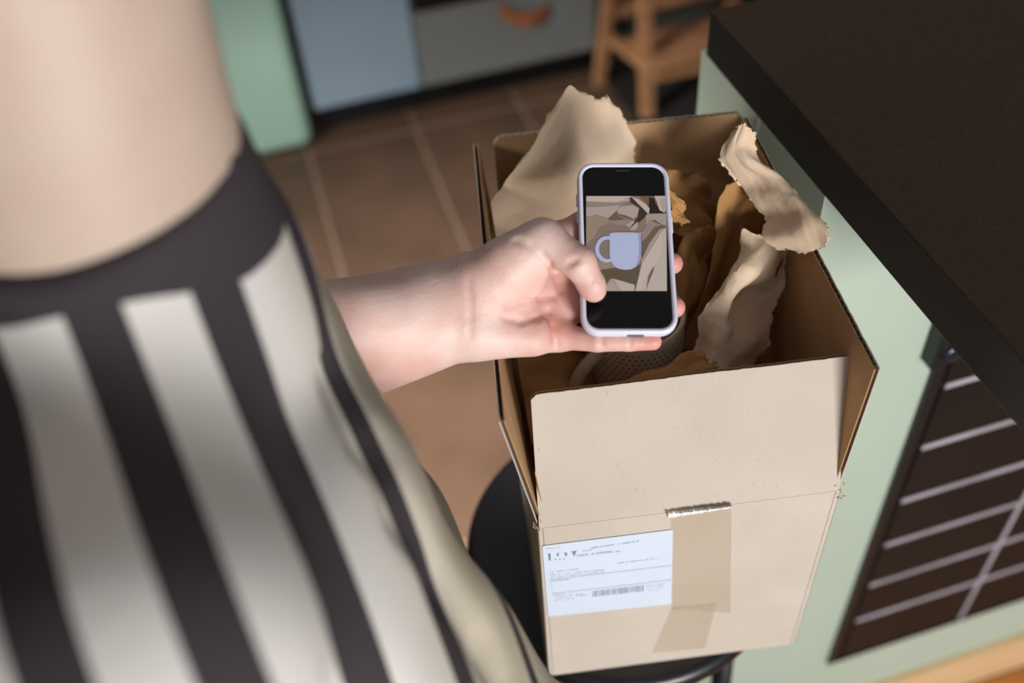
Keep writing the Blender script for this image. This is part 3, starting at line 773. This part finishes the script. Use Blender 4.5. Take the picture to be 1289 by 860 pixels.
# ================================================================== THE PERSON
# implicit surfaces (rounded cones blended together) turned into one smooth skin
def sd_cone(P, a, b, ra, rb):
    a, b = np.asarray(a, float), np.asarray(b, float); ab = b-a; L2 = ab@ab + 1e-12
    t = np.clip(((P-a)@ab)/L2, 0, 1)
    d = P - a - t[..., None]*ab
    return np.sqrt((d*d).sum(-1)) - (ra+(rb-ra)*t)
def smin(a, b, k): h = np.clip(.5+.5*(b-a)/k, 0, 1); return b+(a-b)*h-k*h*(1-h)
def field(P, prims):
    F = None
    for (a, b, ra, rb, k) in prims:
        d = sd_cone(P, a, b, ra, rb)
        if k < 0: F = -smin(-F, d, -k)            # carve
        else: F = d if F is None else smin(F, d, k)
    return F
def surface(fn, lo, hi, h):
    """naive surface nets, vectorised"""
    lo = np.asarray(lo, float); n = np.ceil((np.asarray(hi)-lo)/h).astype(int)+1
    ax = [lo[i]+h*np.arange(n[i]) for i in range(3)]
    F = np.empty(n, np.float32)
    for i in range(0, n[0], 16):
        X, Y, Z = np.meshgrid(ax[0][i:i+16], ax[1], ax[2], indexing='ij'); F[i:i+16] = fn(np.stack([X, Y, Z], -1))
    S = F < 0
    acc = np.zeros([n[0]-1, n[1]-1, n[2]-1, 3], np.float32); cnt = np.zeros([n[0]-1, n[1]-1, n[2]-1], np.int32)
    sl = lambda o, m: slice(o, m-1+o)
    corners = [(i, j, k) for i in (0, 1) for j in (0, 1) for k in (0, 1)]
    for c1 in corners:
        for a_ in range(3):
            if c1[a_]: continue
            c2 = list(c1); c2[a_] = 1
            f1 = F[sl(c1[0], n[0]), sl(c1[1], n[1]), sl(c1[2], n[2])]; f2 = F[sl(c2[0], n[0]), sl(c2[1], n[1]), sl(c2[2], n[2])]
            cr = (f1 < 0) != (f2 < 0)
            t = np.where(cr, f1/(f1-f2+1e-12*(f1 == f2)), 0)
            for d in range(3): acc[..., d] += np.where(cr, c1[d]+(t if d == a_ else 0), 0)
            cnt += cr
    idx = np.full(cnt.shape, -1, np.int64); act = np.argwhere(cnt > 0); idx[cnt > 0] = np.arange(len(act))
    V = lo + h*(act + acc[cnt > 0]/cnt[cnt > 0][:, None])
    faces = []
    for a_ in range(3):
        b_, c_ = (a_+1) % 3, (a_+2) % 3
        s1 = [slice(0, n[0]), slice(0, n[1]), slice(0, n[2])]; s2 = list(s1)
        s1[a_] = slice(0, n[a_]-1); s2[a_] = slice(1, n[a_])
        A, B_ = S[tuple(s1)], S[tuple(s2)]
        E_ = np.argwhere(A != B_); E_ = E_[(E_[:, b_] > 0) & (E_[:, c_] > 0) & (E_[:, b_] < n[b_]-1) & (E_[:, c_] < n[c_]-1)]
        ins = A[tuple(E_.T)]
        def g(db, dc): q = E_.copy(); q[:, b_] -= db; q[:, c_] -= dc; return idx[tuple(q.T)]
        Q = np.stack([g(1, 1), g(0, 1), g(0, 0), g(1, 0)], 1); Q[~ins] = Q[~ins][:, ::-1]
        faces.append(Q)
    Q = np.concatenate(faces); Q = Q[(Q >= 0).all(1)]
    return V, Q
def np_obj(name, parts, mats, parent=None, attrs=None, relax=0):
    """parts: list of (V, Q, material index)"""
    Vs, Qs, Ms, off = [], [], [], 0
    for V, Q, mi in parts: Vs.append(V); Qs.append(Q+off); Ms += [mi]*len(Q); off += len(V)
    V = np.concatenate(Vs); Q = np.concatenate(Qs)
    me = bpy.data.meshes.new(name); me.vertices.add(len(V)); me.vertices.foreach_set('co', V.astype(np.float32).ravel())
    me.loops.add(len(Q)*4); me.loops.foreach_set('vertex_index', Q.astype(np.int32).ravel())
    me.polygons.add(len(Q)); me.polygons.foreach_set('loop_start', np.arange(0, len(Q)*4, 4, dtype=np.int32))
    for m in mats: me.materials.append(m)
    me.polygons.foreach_set('material_index', np.array(Ms, np.int32)); me.polygons.foreach_set('use_smooth', np.ones(len(Q), bool))
    me.update(calc_edges=True); me.validate()
    if attrs:
        for k, v in attrs.items():
            a = me.attributes.new(k, 'FLOAT', 'POINT'); a.data.foreach_set('value', v.astype(np.float32))
    o = bpy.data.objects.new(name, me); COL.objects.link(o)
    if parent: o.parent = parent
    if relax:
        m = o.modifiers.new('relax', 'SMOOTH'); m.iterations = relax; m.factor = .5
    return o
ZO = H - 1.863
def W(x, y, z): return np.array([x, y, z+ZO])

# ---- left forearm and hand, palm up
hp_ = []
def hc(p, q, ra, rb, k=.008): hp_.append((at(*p), at(*q), ra, rb, k))
elbow_L = W(-.165, .545, 1.300)
wr = [at(588, 358, .722), at(588, 386, .722), at(588, 412, .722)]
hp_.append((elbow_L+[0, .012, .008], wr[0], .040, .0185, .01))
hp_.append((elbow_L, wr[1], .043, .0200, .03))
hp_.append((elbow_L+[0, -.012, -.008], wr[2], .040, .0180, .03))
# muscle mass of the forearm
hp_.append((at(380, 420, .69), at(505, 400, .705), .036, .022, .03))
# palm : metacarpals fan
hc((590, 366, .722), (704, 302, .748), .019, .0130, .014)
hc((590, 380, .724), (712, 346, .748), .0185, .0130, .014)
hc((592, 396, .724), (712, 388, .742), .0180, .0130, .014)
hc((592, 408, .722), (702, 423, .731), .0180, .0110, .014)
hc((606, 420, .716), (668, 424, .718), .0150, .0120, .016)      # hypothenar
hc((606, 360, .712), (672, 316, .706), .0200, .0170, .014)      # thenar
hc((628, 370, .714), (662, 352, .712), .0150, .0130, .012)
# thumb
hc((640, 332, .706), (684, 303, .699), .0190, .0140, .010)
hc((684, 303, .699), (729, 331, .690), .0140, .0112, .007)
hc((729, 331, .690), (744, 358, .696), .0108, .0094, .004)
hc((744, 358, .696), (747.5, 365, .699), .0094, .0086, .003)
# index: goes behind the phone
hc((704, 302, .748), (742, 276, .768), .0118, .0098, .006)
hc((742, 276, .768), (788, 268, .778), .0096, .0086, .003)
hc((788, 268, .778), (818, 275, .776), .0086, .0076, .003)
# middle
hc((712, 346, .748), (768, 330, .764), .0112, .0096, .005)
hc((768, 330, .764), (820, 326, .764), .0096, .0088, .003)
hc((820, 326, .764), (846, 332, .748), .0088, .0080, .003)
# ring
hc((712, 388, .742), (768, 382, .750), .0108, .0092, .005)
hc((768, 382, .750), (822, 380, .750), .0092, .0084, .003)
hc((822, 380, .750), (849, 387, .732), .0084, .0078, .003)
# little finger supports the lower edge
hc((702, 423, .731), (752, 430, .719), .0096, .0074, .006)
hc((752, 430, .719), (792, 430, .717), .0074, .0068, .002)
hc((792, 430, .717), (822, 430, .716), .0068, .0062, .002)
# creases: thumb base fold, wrist line, finger creases, thumb knuckle
def crease(pts, r, k=-.003):
    for i in range(len(pts)-1): hp_.append((at(*pts[i]), at(*pts[i+1]), r, r, k))
def hand_field(P): return field(P, hp_)
def march(px, py, fn, d0, d1, n=160):
    ds = np.linspace(d0, d1, n); P = np.array([at(px, py, d) for d in ds]); F = fn(P)
    i = np.argmax(F < 0)
    return ds[i] if F[i] < 0 else None
def crease_on(path, r, k, lift=0.0009):
    pts = []
    for (px, py) in path:
        d = march(px, py, lambda P: field(P, base_prims), .62, .80)
        if d: pts.append((px, py, d-lift))
    crease(pts, r, k)
base_prims = list(hp_)
crease_on([(701, 436), (698, 425), (697, 412), (692, 400), (690, 392)], .0011, -.004)
crease_on([(650, 302), (668, 310), (682, 322), (690, 332), (700, 346), (704, 356), (706, 366)], .0010, -.005)
crease_on([(713, 335), (720, 330), (727, 327)], .0012, -.0035, .0009)
crease_on([(589, 352), (592, 375), (593, 400), (592, 425)], .0005, -.004, .0016)
crease_on([(640, 386), (660, 380), (680, 374), (697, 373)], .0006, -.005)
crease_on([(636, 400), (655, 405), (675, 400), (690, 392)], .0005, -.005)
crease_on([(757, 422), (757.5, 438)], .0006, -.003)
crease_on([(793, 423), (793, 438)], .0005, -.003)
_all = np.array([p_ for q in hp_ for p_ in q[:2]])
_hlo, _hhi = _all.min(0)-.03, _all.max(0)+.03; _hlo[0] = max(_hlo[0], -.045)
HV, HQ = surface(hand_field, _hlo, _hhi, .0017)

# ---- head, neck, torso, arms, legs (skin)
bp_ = []
def bc(a, b, ra, rb, k=.02): bp_.append((np.asarray(a, float), np.asarray(b, float), ra, rb, k))
NB = W(-.088, .400, 1.575); NT = W(-.072, .405, 1.745); HC = W(-.064, .405, 1.812)
bc(NB, NT, .068, .058)
bc(HC+[-.025, 0, .025], HC+[.005, 0, .02], .088, .080, .03)
bc(HC+[-.01, 0, .05], HC+[.01, 0, .045], .078, .074, .03)
bc(HC+[.02, 0, -.02], HC+[.045, 0, -.078], .062, .032, .03)          # jaw to chin
bc(HC+[-.02, .04, -.03], HC+[.04, .012, -.078], .028, .022, .02); bc(HC+[-.02, -.04, -.03], HC+[.04, -.012, -.078], .028, .022, .02)
bc(HC+[.078, 0, .012], HC+[.098, 0, -.022], .009, .013, .010)          # nose
bc(HC+[.078, -.03, .022], HC+[.082, .03, .022], .011, .011, .012)       # brow
bc(HC+[.074, -.02, -.048], HC+[.074, .02, -.048], .009, .009, .006)     # mouth
bc(HC+[.083, -.018, -.0465], HC+[.083, .018, -.0465], .0012, .0012, -.003)
for s in (-1, 1):
    bc(HC+[.066, s*.031, .004], HC+[.068, s*.031, .004], .0125, .0125, .004)   # eyes
    bc(HC+[.082, s*.031, .003], HC+[.083, s*.024, .003], .0012, .0012, -.003)
    bc(HC+[-.012, s*.083, .012], HC+[-.006, s*.080, -.022], .014, .009, .006)     # ears
    bc(HC+[-.004, s*.094, .008], HC+[-.002, s*.092, -.010], .006, .004, -.004)
HB = [(a, b, ra, rb, k) for (a, b, ra, rb, k) in bp_]
FV, FQ = surface(lambda P: field(P, HB), HC+[-.14, -.13, -.31], HC+[.13, .13, .16], .0045)
tb = []
def tc_(a, b, ra, rb, k=.03): tb.append((np.asarray(a, float), np.asarray(b, float), ra, rb, k))
shR = W(-.105, .215, 1.520); shL = W(-.105, .590, 1.520)
elR = W(-.120, .170, 1.240); wrR = W(-.060, .150, 1.010)
tc_(NB+[0, 0, -.09], NB, .050, .064); tc_(NB+[0, 0, -.085], shR+[0, 0, -.02], .036, .036); tc_(NB+[0, 0, -.085], shL+[0, 0, -.02], .036, .036)
for s in (-1, 1): tc_(W(-.105, .405+s*.075, 1.38), W(-.095, .405+s*.055, 1.13), .070, .080)
tc_(W(-.10, .405, 1.38), W(-.095, .405, 1.06), .078, .09)
for s in (-1, 1):
    tc_(W(-.10, .405+s*.07, 1.05), W(-.10, .405+s*.09, .93), .095, .085)
    tc_(W(-.10, .405+s*.09, .93), np.array([-.095, .405+s*.105, .46]), .082, .055)
    tc_(np.array([-.095, .405+s*.105, .46]), np.array([-.115, .405+s*.11, .09]), .052, .036)
tc_(shR+[0, 0, -.02], elR, .040, .037); tc_(elR, wrR, .036, .026)
tc_(shL+[0, 0, -.02], elbow_L, .040, .039); tc_(elbow_L, wr[1]*.45+elbow_L*.55, .038, .030)
# right hand hanging relaxed: palm and five fingers
rh = wrR; rd_ = np.array([.18, -.03, -.98]); rd_ /= np.linalg.norm(rd_); fwd = np.array([1, 0, .18]); inn = np.array([0, 1., 0])
for i, f_ in enumerate((-.024, -.008, .008, .024)):
    k0 = rh+rd_*.085+fwd*f_*1.05
    tc_(rh+fwd*f_*.5, k0, .016, .012, .012)
    ln = (.060, .074, .078, .070)[i]
    k1 = k0+rd_*ln*.5+inn*.006; k2 = k1+rd_*ln*.5*.85+inn*.018
    tc_(k0, k1, .0098, .0088, .003); tc_(k1, k2, .0086, .0074, .003)
tc_(rh+fwd*.014, rh+fwd*.038+rd_*.045+inn*.012, .016, .013, .012); tc_(rh+fwd*.038+rd_*.045+inn*.012, rh+fwd*.042+rd_*.095+inn*.022, .0115, .0085, .004)
tlo = [-.36, .02, .03]; thi = [.10, .76, 1.60+ZO]
TV, TQ = surface(lambda P: field(P, tb), tlo, thi, .0085)

def skin(nm, ca, cb_):
    m = bpy.data.materials.new(nm); m.use_nodes = True; nt = m.node_tree; N = nt.nodes; L = nt.links; b = N['Principled BSDF']
    tc = N.new('ShaderNodeTexCoord')
    n = N.new('ShaderNodeTexNoise'); n.inputs['Scale'].default_value = 26; n.inputs['Detail'].default_value = 5; L.new(tc.outputs['Object'], n.inputs['Vector'])
    cr = N.new('ShaderNodeValToRGB'); e = cr.color_ramp.elements; e[0].position = .38; e[1].position = .64; e[0].color = srgb(*ca); e[1].color = srgb(*cb_)
    L.new(n.outputs['Fac'], cr.inputs[0])
    at_ = N.new('ShaderNodeAttribute'); at_.attribute_name = 'flush'
    mx = N.new('ShaderNodeMixRGB'); mx.inputs[2].default_value = srgb(212, 128, 112); L.new(at_.outputs['Fac'], mx.inputs[0]); L.new(cr.outputs[0], mx.inputs[1]); L.new(mx.outputs[0], b.inputs['Base Color'])
    b.inputs['Roughness'].default_value = .52; b.inputs['Subsurface Weight'].default_value = .18
    b.inputs['Subsurface Radius'].default_value = (.008, .003, .0018); b.inputs['Subsurface Scale'].default_value = 1.0
    n2 = N.new('ShaderNodeTexNoise'); n2.inputs['Scale'].default_value = 260; n2.inputs['Detail'].default_value = 4; L.new(tc.outputs['Object'], n2.inputs['Vector'])
    n3 = N.new('ShaderNodeTexVoronoi'); n3.inputs['Scale'].default_value = 420; L.new(tc.outputs['Object'], n3.inputs['Vector'])
    ad = N.new('ShaderNodeMath'); ad.operation = 'ADD'; L.new(n2.outputs['Fac'], ad.inputs[0]); L.new(n3.outputs['Distance'], ad.inputs[1])
    bp = N.new('ShaderNodeBump'); bp.inputs['Strength'].default_value = .22; bp.inputs['Distance'].default_value = .0006
    L.new(ad.outputs[0], bp.inputs['Height']); L.new(bp.outputs[0], b.inputs['Normal'])
    return m
MT['skin'] = skin('skin', (230, 199, 186), (221, 177, 164)); MT['skin_neck_dimmed'] = skin('skin_neck_dimmed', (190, 168, 150), (185, 161, 143))  # head and neck use a copy of the skin darkened to offset overexposure
# redness of fingertips, creases and finger bases: a property of the skin itself
def flush_of(V):
    f = np.zeros(len(V))
    spots = [((744, 360, .695), .012, .30), ((846, 332, .748), .014, .75), ((849, 387, .732), .014, .75), ((822, 430, .716), .014, .65), ((765, 430, .717), .014, .35), ((792, 430, .717), .010, .4),
             ((698, 412, .72), .010, .75), ((692, 400, .72), .012, .5), ((720, 331, .69), .007, .6), ((712, 272, .76), .020, .7), ((703, 345, .73), .014, .45), ((680, 376, .72), .012, .4),
             ((660, 405, .715), .012, .28), ((652, 362, .70), .013, .2), ((725, 432, .72), .012, .3), ((592, 400, .70), .006, .25), ((706, 370, .72), .012, .45)]
    for p_, r, a in spots:
        d2 = ((V-at(*p_))**2).sum(1); f = np.maximum(f, a*np.exp(-d2/(2*r*r)))
    return f
person = np_obj('person', [(HV, HQ, 0), (FV, FQ, 1), (TV, TQ, 0)], [MT['skin'], MT['skin_neck_dimmed']], None,
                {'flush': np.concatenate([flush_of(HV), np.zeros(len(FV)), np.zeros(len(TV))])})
tag(person, 'person in a black and white striped shirt holding up a smartphone over the box', 'person')

# ---- shirt
sp_ = []
NX, NY = -.088, .400
def sc_(a, b, ra, rb, k=.035): sp_.append((np.asarray(a, float), np.asarray(b, float), ra, rb, k))
sc_(W(NX-.004, NY, 1.54), W(NX, NY, 1.592), .072, .072)
sc_(NB+[0, 0, -.065], shR+[0, .0, -.010], .060, .060, .05); sc_(NB+[0, 0, -.065], shL+[0, 0, -.010], .068, .060, .05)
for s in (-1, 1): sc_(W(-.105, .405+s*.095, 1.40), W(-.085, .405+s*.080, 1.12), .100, .120, .04)
sc_(W(-.098, .405, 1.40), W(-.085, .405, 1.12), .108, .130, .04)
sc_(W(-.070, .30, 1.39), W(-.035, .25, 1.19), .094, .124, .05)     # loose front of the shirt
sc_(W(-.085, .405, 1.12), W(-.085, .405, 1.00), .130, .128, .04)
for s in (-1, 1): sc_(W(-.085, .405+s*.08, 1.12), W(-.085, .405+s*.08, .985), .122, .124, .04)
sc_(shR+[0, 0, -.010], elR, .061, .056, .03); sc_(elR, wrR+[0, 0, .03], .054, .040, .03)
sc_(shL+[0, 0, -.010], elbow_L, .061, .058, .03); sc_(elbow_L, elbow_L*.52+wr[1]*.48, .056, .047, .03)
def shirt0(P): return field(P, sp_)
def shirt(P):
    F = shirt0(P)
    x, y, z = P[..., 0], P[..., 1], P[..., 2]-ZO
    w = np.clip((1.60-z)/.12, 0, 1)
    F = F + w*(.0032*np.sin(85*x+22*y+14*z+1.2*np.sin(9*z)) + .0020*np.sin(40*y-60*x+16*z))
    F = np.maximum(F, z-1.604-.1*(x-NX))
    return F
def hit0(px, py):
    ds = np.linspace(.25, .75, 300); F = shirt0(np.array([at(px, py, d) for d in ds])); i = np.argmax(F < 0)
    return at(px, py, ds[i]) if F[i] < 0 else None
_fold = [h_ for h_ in (hit0(*q) for q in ((420, 470), (465, 560), (515, 650), (565, 735), (615, 820), (640, 870))) if h_ is not None]
_base_shirt = shirt
def shirt(P):
    F = _base_shirt(P)
    for a, b in zip(_fold[:-1], _fold[1:]): F = -smin(-F, sd_cone(P, a, b, .0075, .0075), .014)
    return F
slo = [-.36, .02, .97+ZO-.02]; shi = [.12, .76, 1.66+ZO]
SV, SQ = surface(shirt, slo, shi, .0055)
def hit(px, py):
    d = march(px, py, shirt, .20, .75, 400); return at(px, py, d) if d else None
# stripes run down from the collar; their spacing is fitted on the cloth itself
pts_ = []
for s_, lst in ((1, [(50, 430), (85, 600), (150, 800)]), (2, [(220, 375), (290, 600), (362, 840)]), (3, [(318, 290), (318, 300), (395, 470), (470, 640), (548, 845)]), (4, [(420, 400), (520, 600), (620, 840)])):
    for q in lst:
        h_ = hit(*q)
        if h_ is not None: pts_.append((h_, s_))
A_ = np.array([[*p_, 1] for p_, _ in pts_]); b_ = np.array([s for _, s in pts_])
coef, *_ = np.linalg.lstsq(np.vstack([A_, np.diag([.01, .01, .01, 0])]), np.concatenate([b_, [0, 0, 0, 0]]), rcond=None)
print('stripe fit', coef, np.round(A_@coef-b_, 2))
for q in ((50, 400), (215, 355), (312, 280), (200, 262), (100, 312)):
    h_ = hit(*q); print('collar r', q, None if h_ is None else (round(float(math.hypot(h_[0]-NX, h_[1]-NY)+.6*max(0,1.56+ZO-h_[2])), 4), round(float(h_[2]-ZO), 4)))
for q in ((330, 270), (400, 350), (470, 460), (540, 560), (600, 650), (690, 850)):
    print('edge', q, [next((px for px in range(q[0]+120, q[0]-160, -4) if hit(px, q[1]) is not None), None)])
stripe = SV@coef[:3]+coef[3]
collar = np.sqrt((SV[:, 0]-NX)**2+(SV[:, 1]-NY)**2) + .6*np.clip(1.56+ZO-SV[:, 2], 0, 1)
m = bpy.data.materials.new('striped_knit'); m.use_nodes = True; nt = m.node_tree; N = nt.nodes; L = nt.links; b = N['Principled BSDF']; b.inputs['Roughness'].default_value = .9; b.inputs['Specular IOR Level'].default_value = .2
sa = N.new('ShaderNodeAttribute'); sa.attribute_name = 'stripe'; ca = N.new('ShaderNodeAttribute'); ca.attribute_name = 'collar'
def mth(op, a, b_=None, c=None):
    n = N.new('ShaderNodeMath'); n.operation = op
    for i, v in enumerate((a, b_, c)):
        if v is None: continue
        if isinstance(v, (int, float)): n.inputs[i].default_value = v
        else: L.new(v, n.inputs[i])
    return n.outputs[0]
fr_ = mth('ABSOLUTE', mth('SUBTRACT', mth('FRACT', mth('ADD', sa.outputs['Fac'], .5)), .5))
duty = mth('ADD', mth('MINIMUM', mth('MAXIMUM', mth('MULTIPLY', mth('SUBTRACT', sa.outputs['Fac'], 2.7), .15), 0.0), .16), .27)
white = mth('MULTIPLY', mth('LESS_THAN', fr_, duty), mth('GREATER_THAN', ca.outputs['Fac'], .0785))
mx = N.new('ShaderNodeMixRGB'); mx.inputs[1].default_value = srgb(58, 52, 54); mx.inputs[2].default_value = srgb(205, 200, 192); L.new(white, mx.inputs[0]); L.new(mx.outputs[0], b.inputs['Base Color'])
mx2 = N.new('ShaderNodeMixRGB'); mx2.inputs[1].default_value = srgb(205, 200, 192); mx2.inputs[2].default_value = srgb(180, 170, 148)  # warm shade on the front stripes put into their colour
L.new(mth('MINIMUM', mth('MAXIMUM', mth('SUBTRACT', sa.outputs['Fac'], 2.9), 0.0), 1.0), mx2.inputs[0]); L.new(mx2.outputs[0], mx.inputs[2])
tcn = N.new('ShaderNodeTexCoord'); wn = N.new('ShaderNodeTexNoise'); wn.inputs['Scale'].default_value = 500; L.new(tcn.outputs['Object'], wn.inputs['Vector'])
bpn = N.new('ShaderNodeBump'); bpn.inputs['Strength'].default_value = .3; bpn.inputs['Distance'].default_value = .001; L.new(wn.outputs['Fac'], bpn.inputs['Height']); L.new(bpn.outputs[0], b.inputs['Normal'])
MT['shirt'] = m
shirt_o = np_obj('shirt', [(SV, SQ, 0)], [MT['shirt']], person, {'stripe': stripe, 'collar': collar})
# trousers, shoes, hair
MT['denim'] = material('dark_denim', (40, 44, 56), .9, (34, 38, 48), 60)
tp = []
for s in (-1, 1):
    tp.append((W(-.095, .405+s*.07, 1.04), W(-.10, .405+s*.085, .93), .105, .098, .03))
    tp.append((W(-.10, .405+s*.085, .93), np.array([-.095, .405+s*.105, .46]), .092, .070, .02))
    tp.append((np.array([-.095, .405+s*.105, .46]), np.array([-.105, .405+s*.11, .12]), .068, .058, .02))
PV, PQ = surface(lambda P: field(P, tp), [-.26, .12, .03], [.06, .70, 1.12+ZO], .011)
np_obj('trousers', [(PV, PQ, 0)], [MT['denim']], person)
MT['shoe'] = material('black_leather', (26, 24, 24), .4); MT['hair'] = material('brown_hair', (72, 50, 36), .6, (54, 38, 28), 60, stretch=(1, 1, .2))
for s in (-1, 1):
    y_ = .405+s*.11
    ps = [(np.array([-.125, y_, .048]), np.array([.0, y_+s*.01, .042]), .045, .040, .02), (np.array([.0, y_+s*.01, .042]), np.array([.075, y_+s*.02, .036]), .040, .033, .02), (np.array([-.12, y_, .05]), np.array([-.12, y_, .11]), .045, .045, .02)]
    V_s, Q_s = surface(lambda P: np.maximum(field(P, ps), .0-P[..., 2]), [-.2, y_-.1, -.02], [.14, y_+.1, .18], .008)
    np_obj('shoe', [(V_s, Q_s, 0)], [MT['shoe']], person)
hr = [(HC+[-.032, 0, .042], HC+[.002, 0, .048], .104, .094, .03), (HC+[-.045, 0, .0], HC+[-.03, 0, -.02], .088, .070, .03)]
def hairf(P):
    F = field(P, hr) + .0018*np.sin(P[..., 1]*260+P[..., 0]*60)
    q = P-HC; return np.maximum(F, (q[..., 0]-.045-.5*(q[..., 2]-.04)))
AV, AQ = surface(hairf, HC+[-.16, -.13, -.12], HC+[.12, .13, .17], .005)
np_obj('hair', [(AV, AQ, 0)], [MT['hair']], person)
# thumb nail
MT['nail'] = material('thumb_nail', (228, 190, 178), .7, spec=.2)
nv_, nf_ = [], []; NC = (750.2, 361.5); ax_ = np.array([.45, .89]); ay_ = np.array([.89, -.45])
for j in range(7):
    for i in range(7):
        u, v = (i/6-.5)*2, (j/6-.5)*2; q = np.array([u*math.sqrt(1-v*v/2), v*math.sqrt(1-u*u/2)])
        p_ = np.array(NC)+ax_*q[0]*6.5+ay_*q[1]*4.2
        d = march(p_[0], p_[1], hand_field, .66, .74, 600) or .705
        nv_.append(at(p_[0], p_[1], d-.0003-.0001*(1-u*u)))
for j in range(6):
    for i in range(6): q = j*7+i; nf_.append((q, q+1, q+8, q+7))
mesh_obj('thumb_nail', nv_, nf_, MT['nail'], person, True)
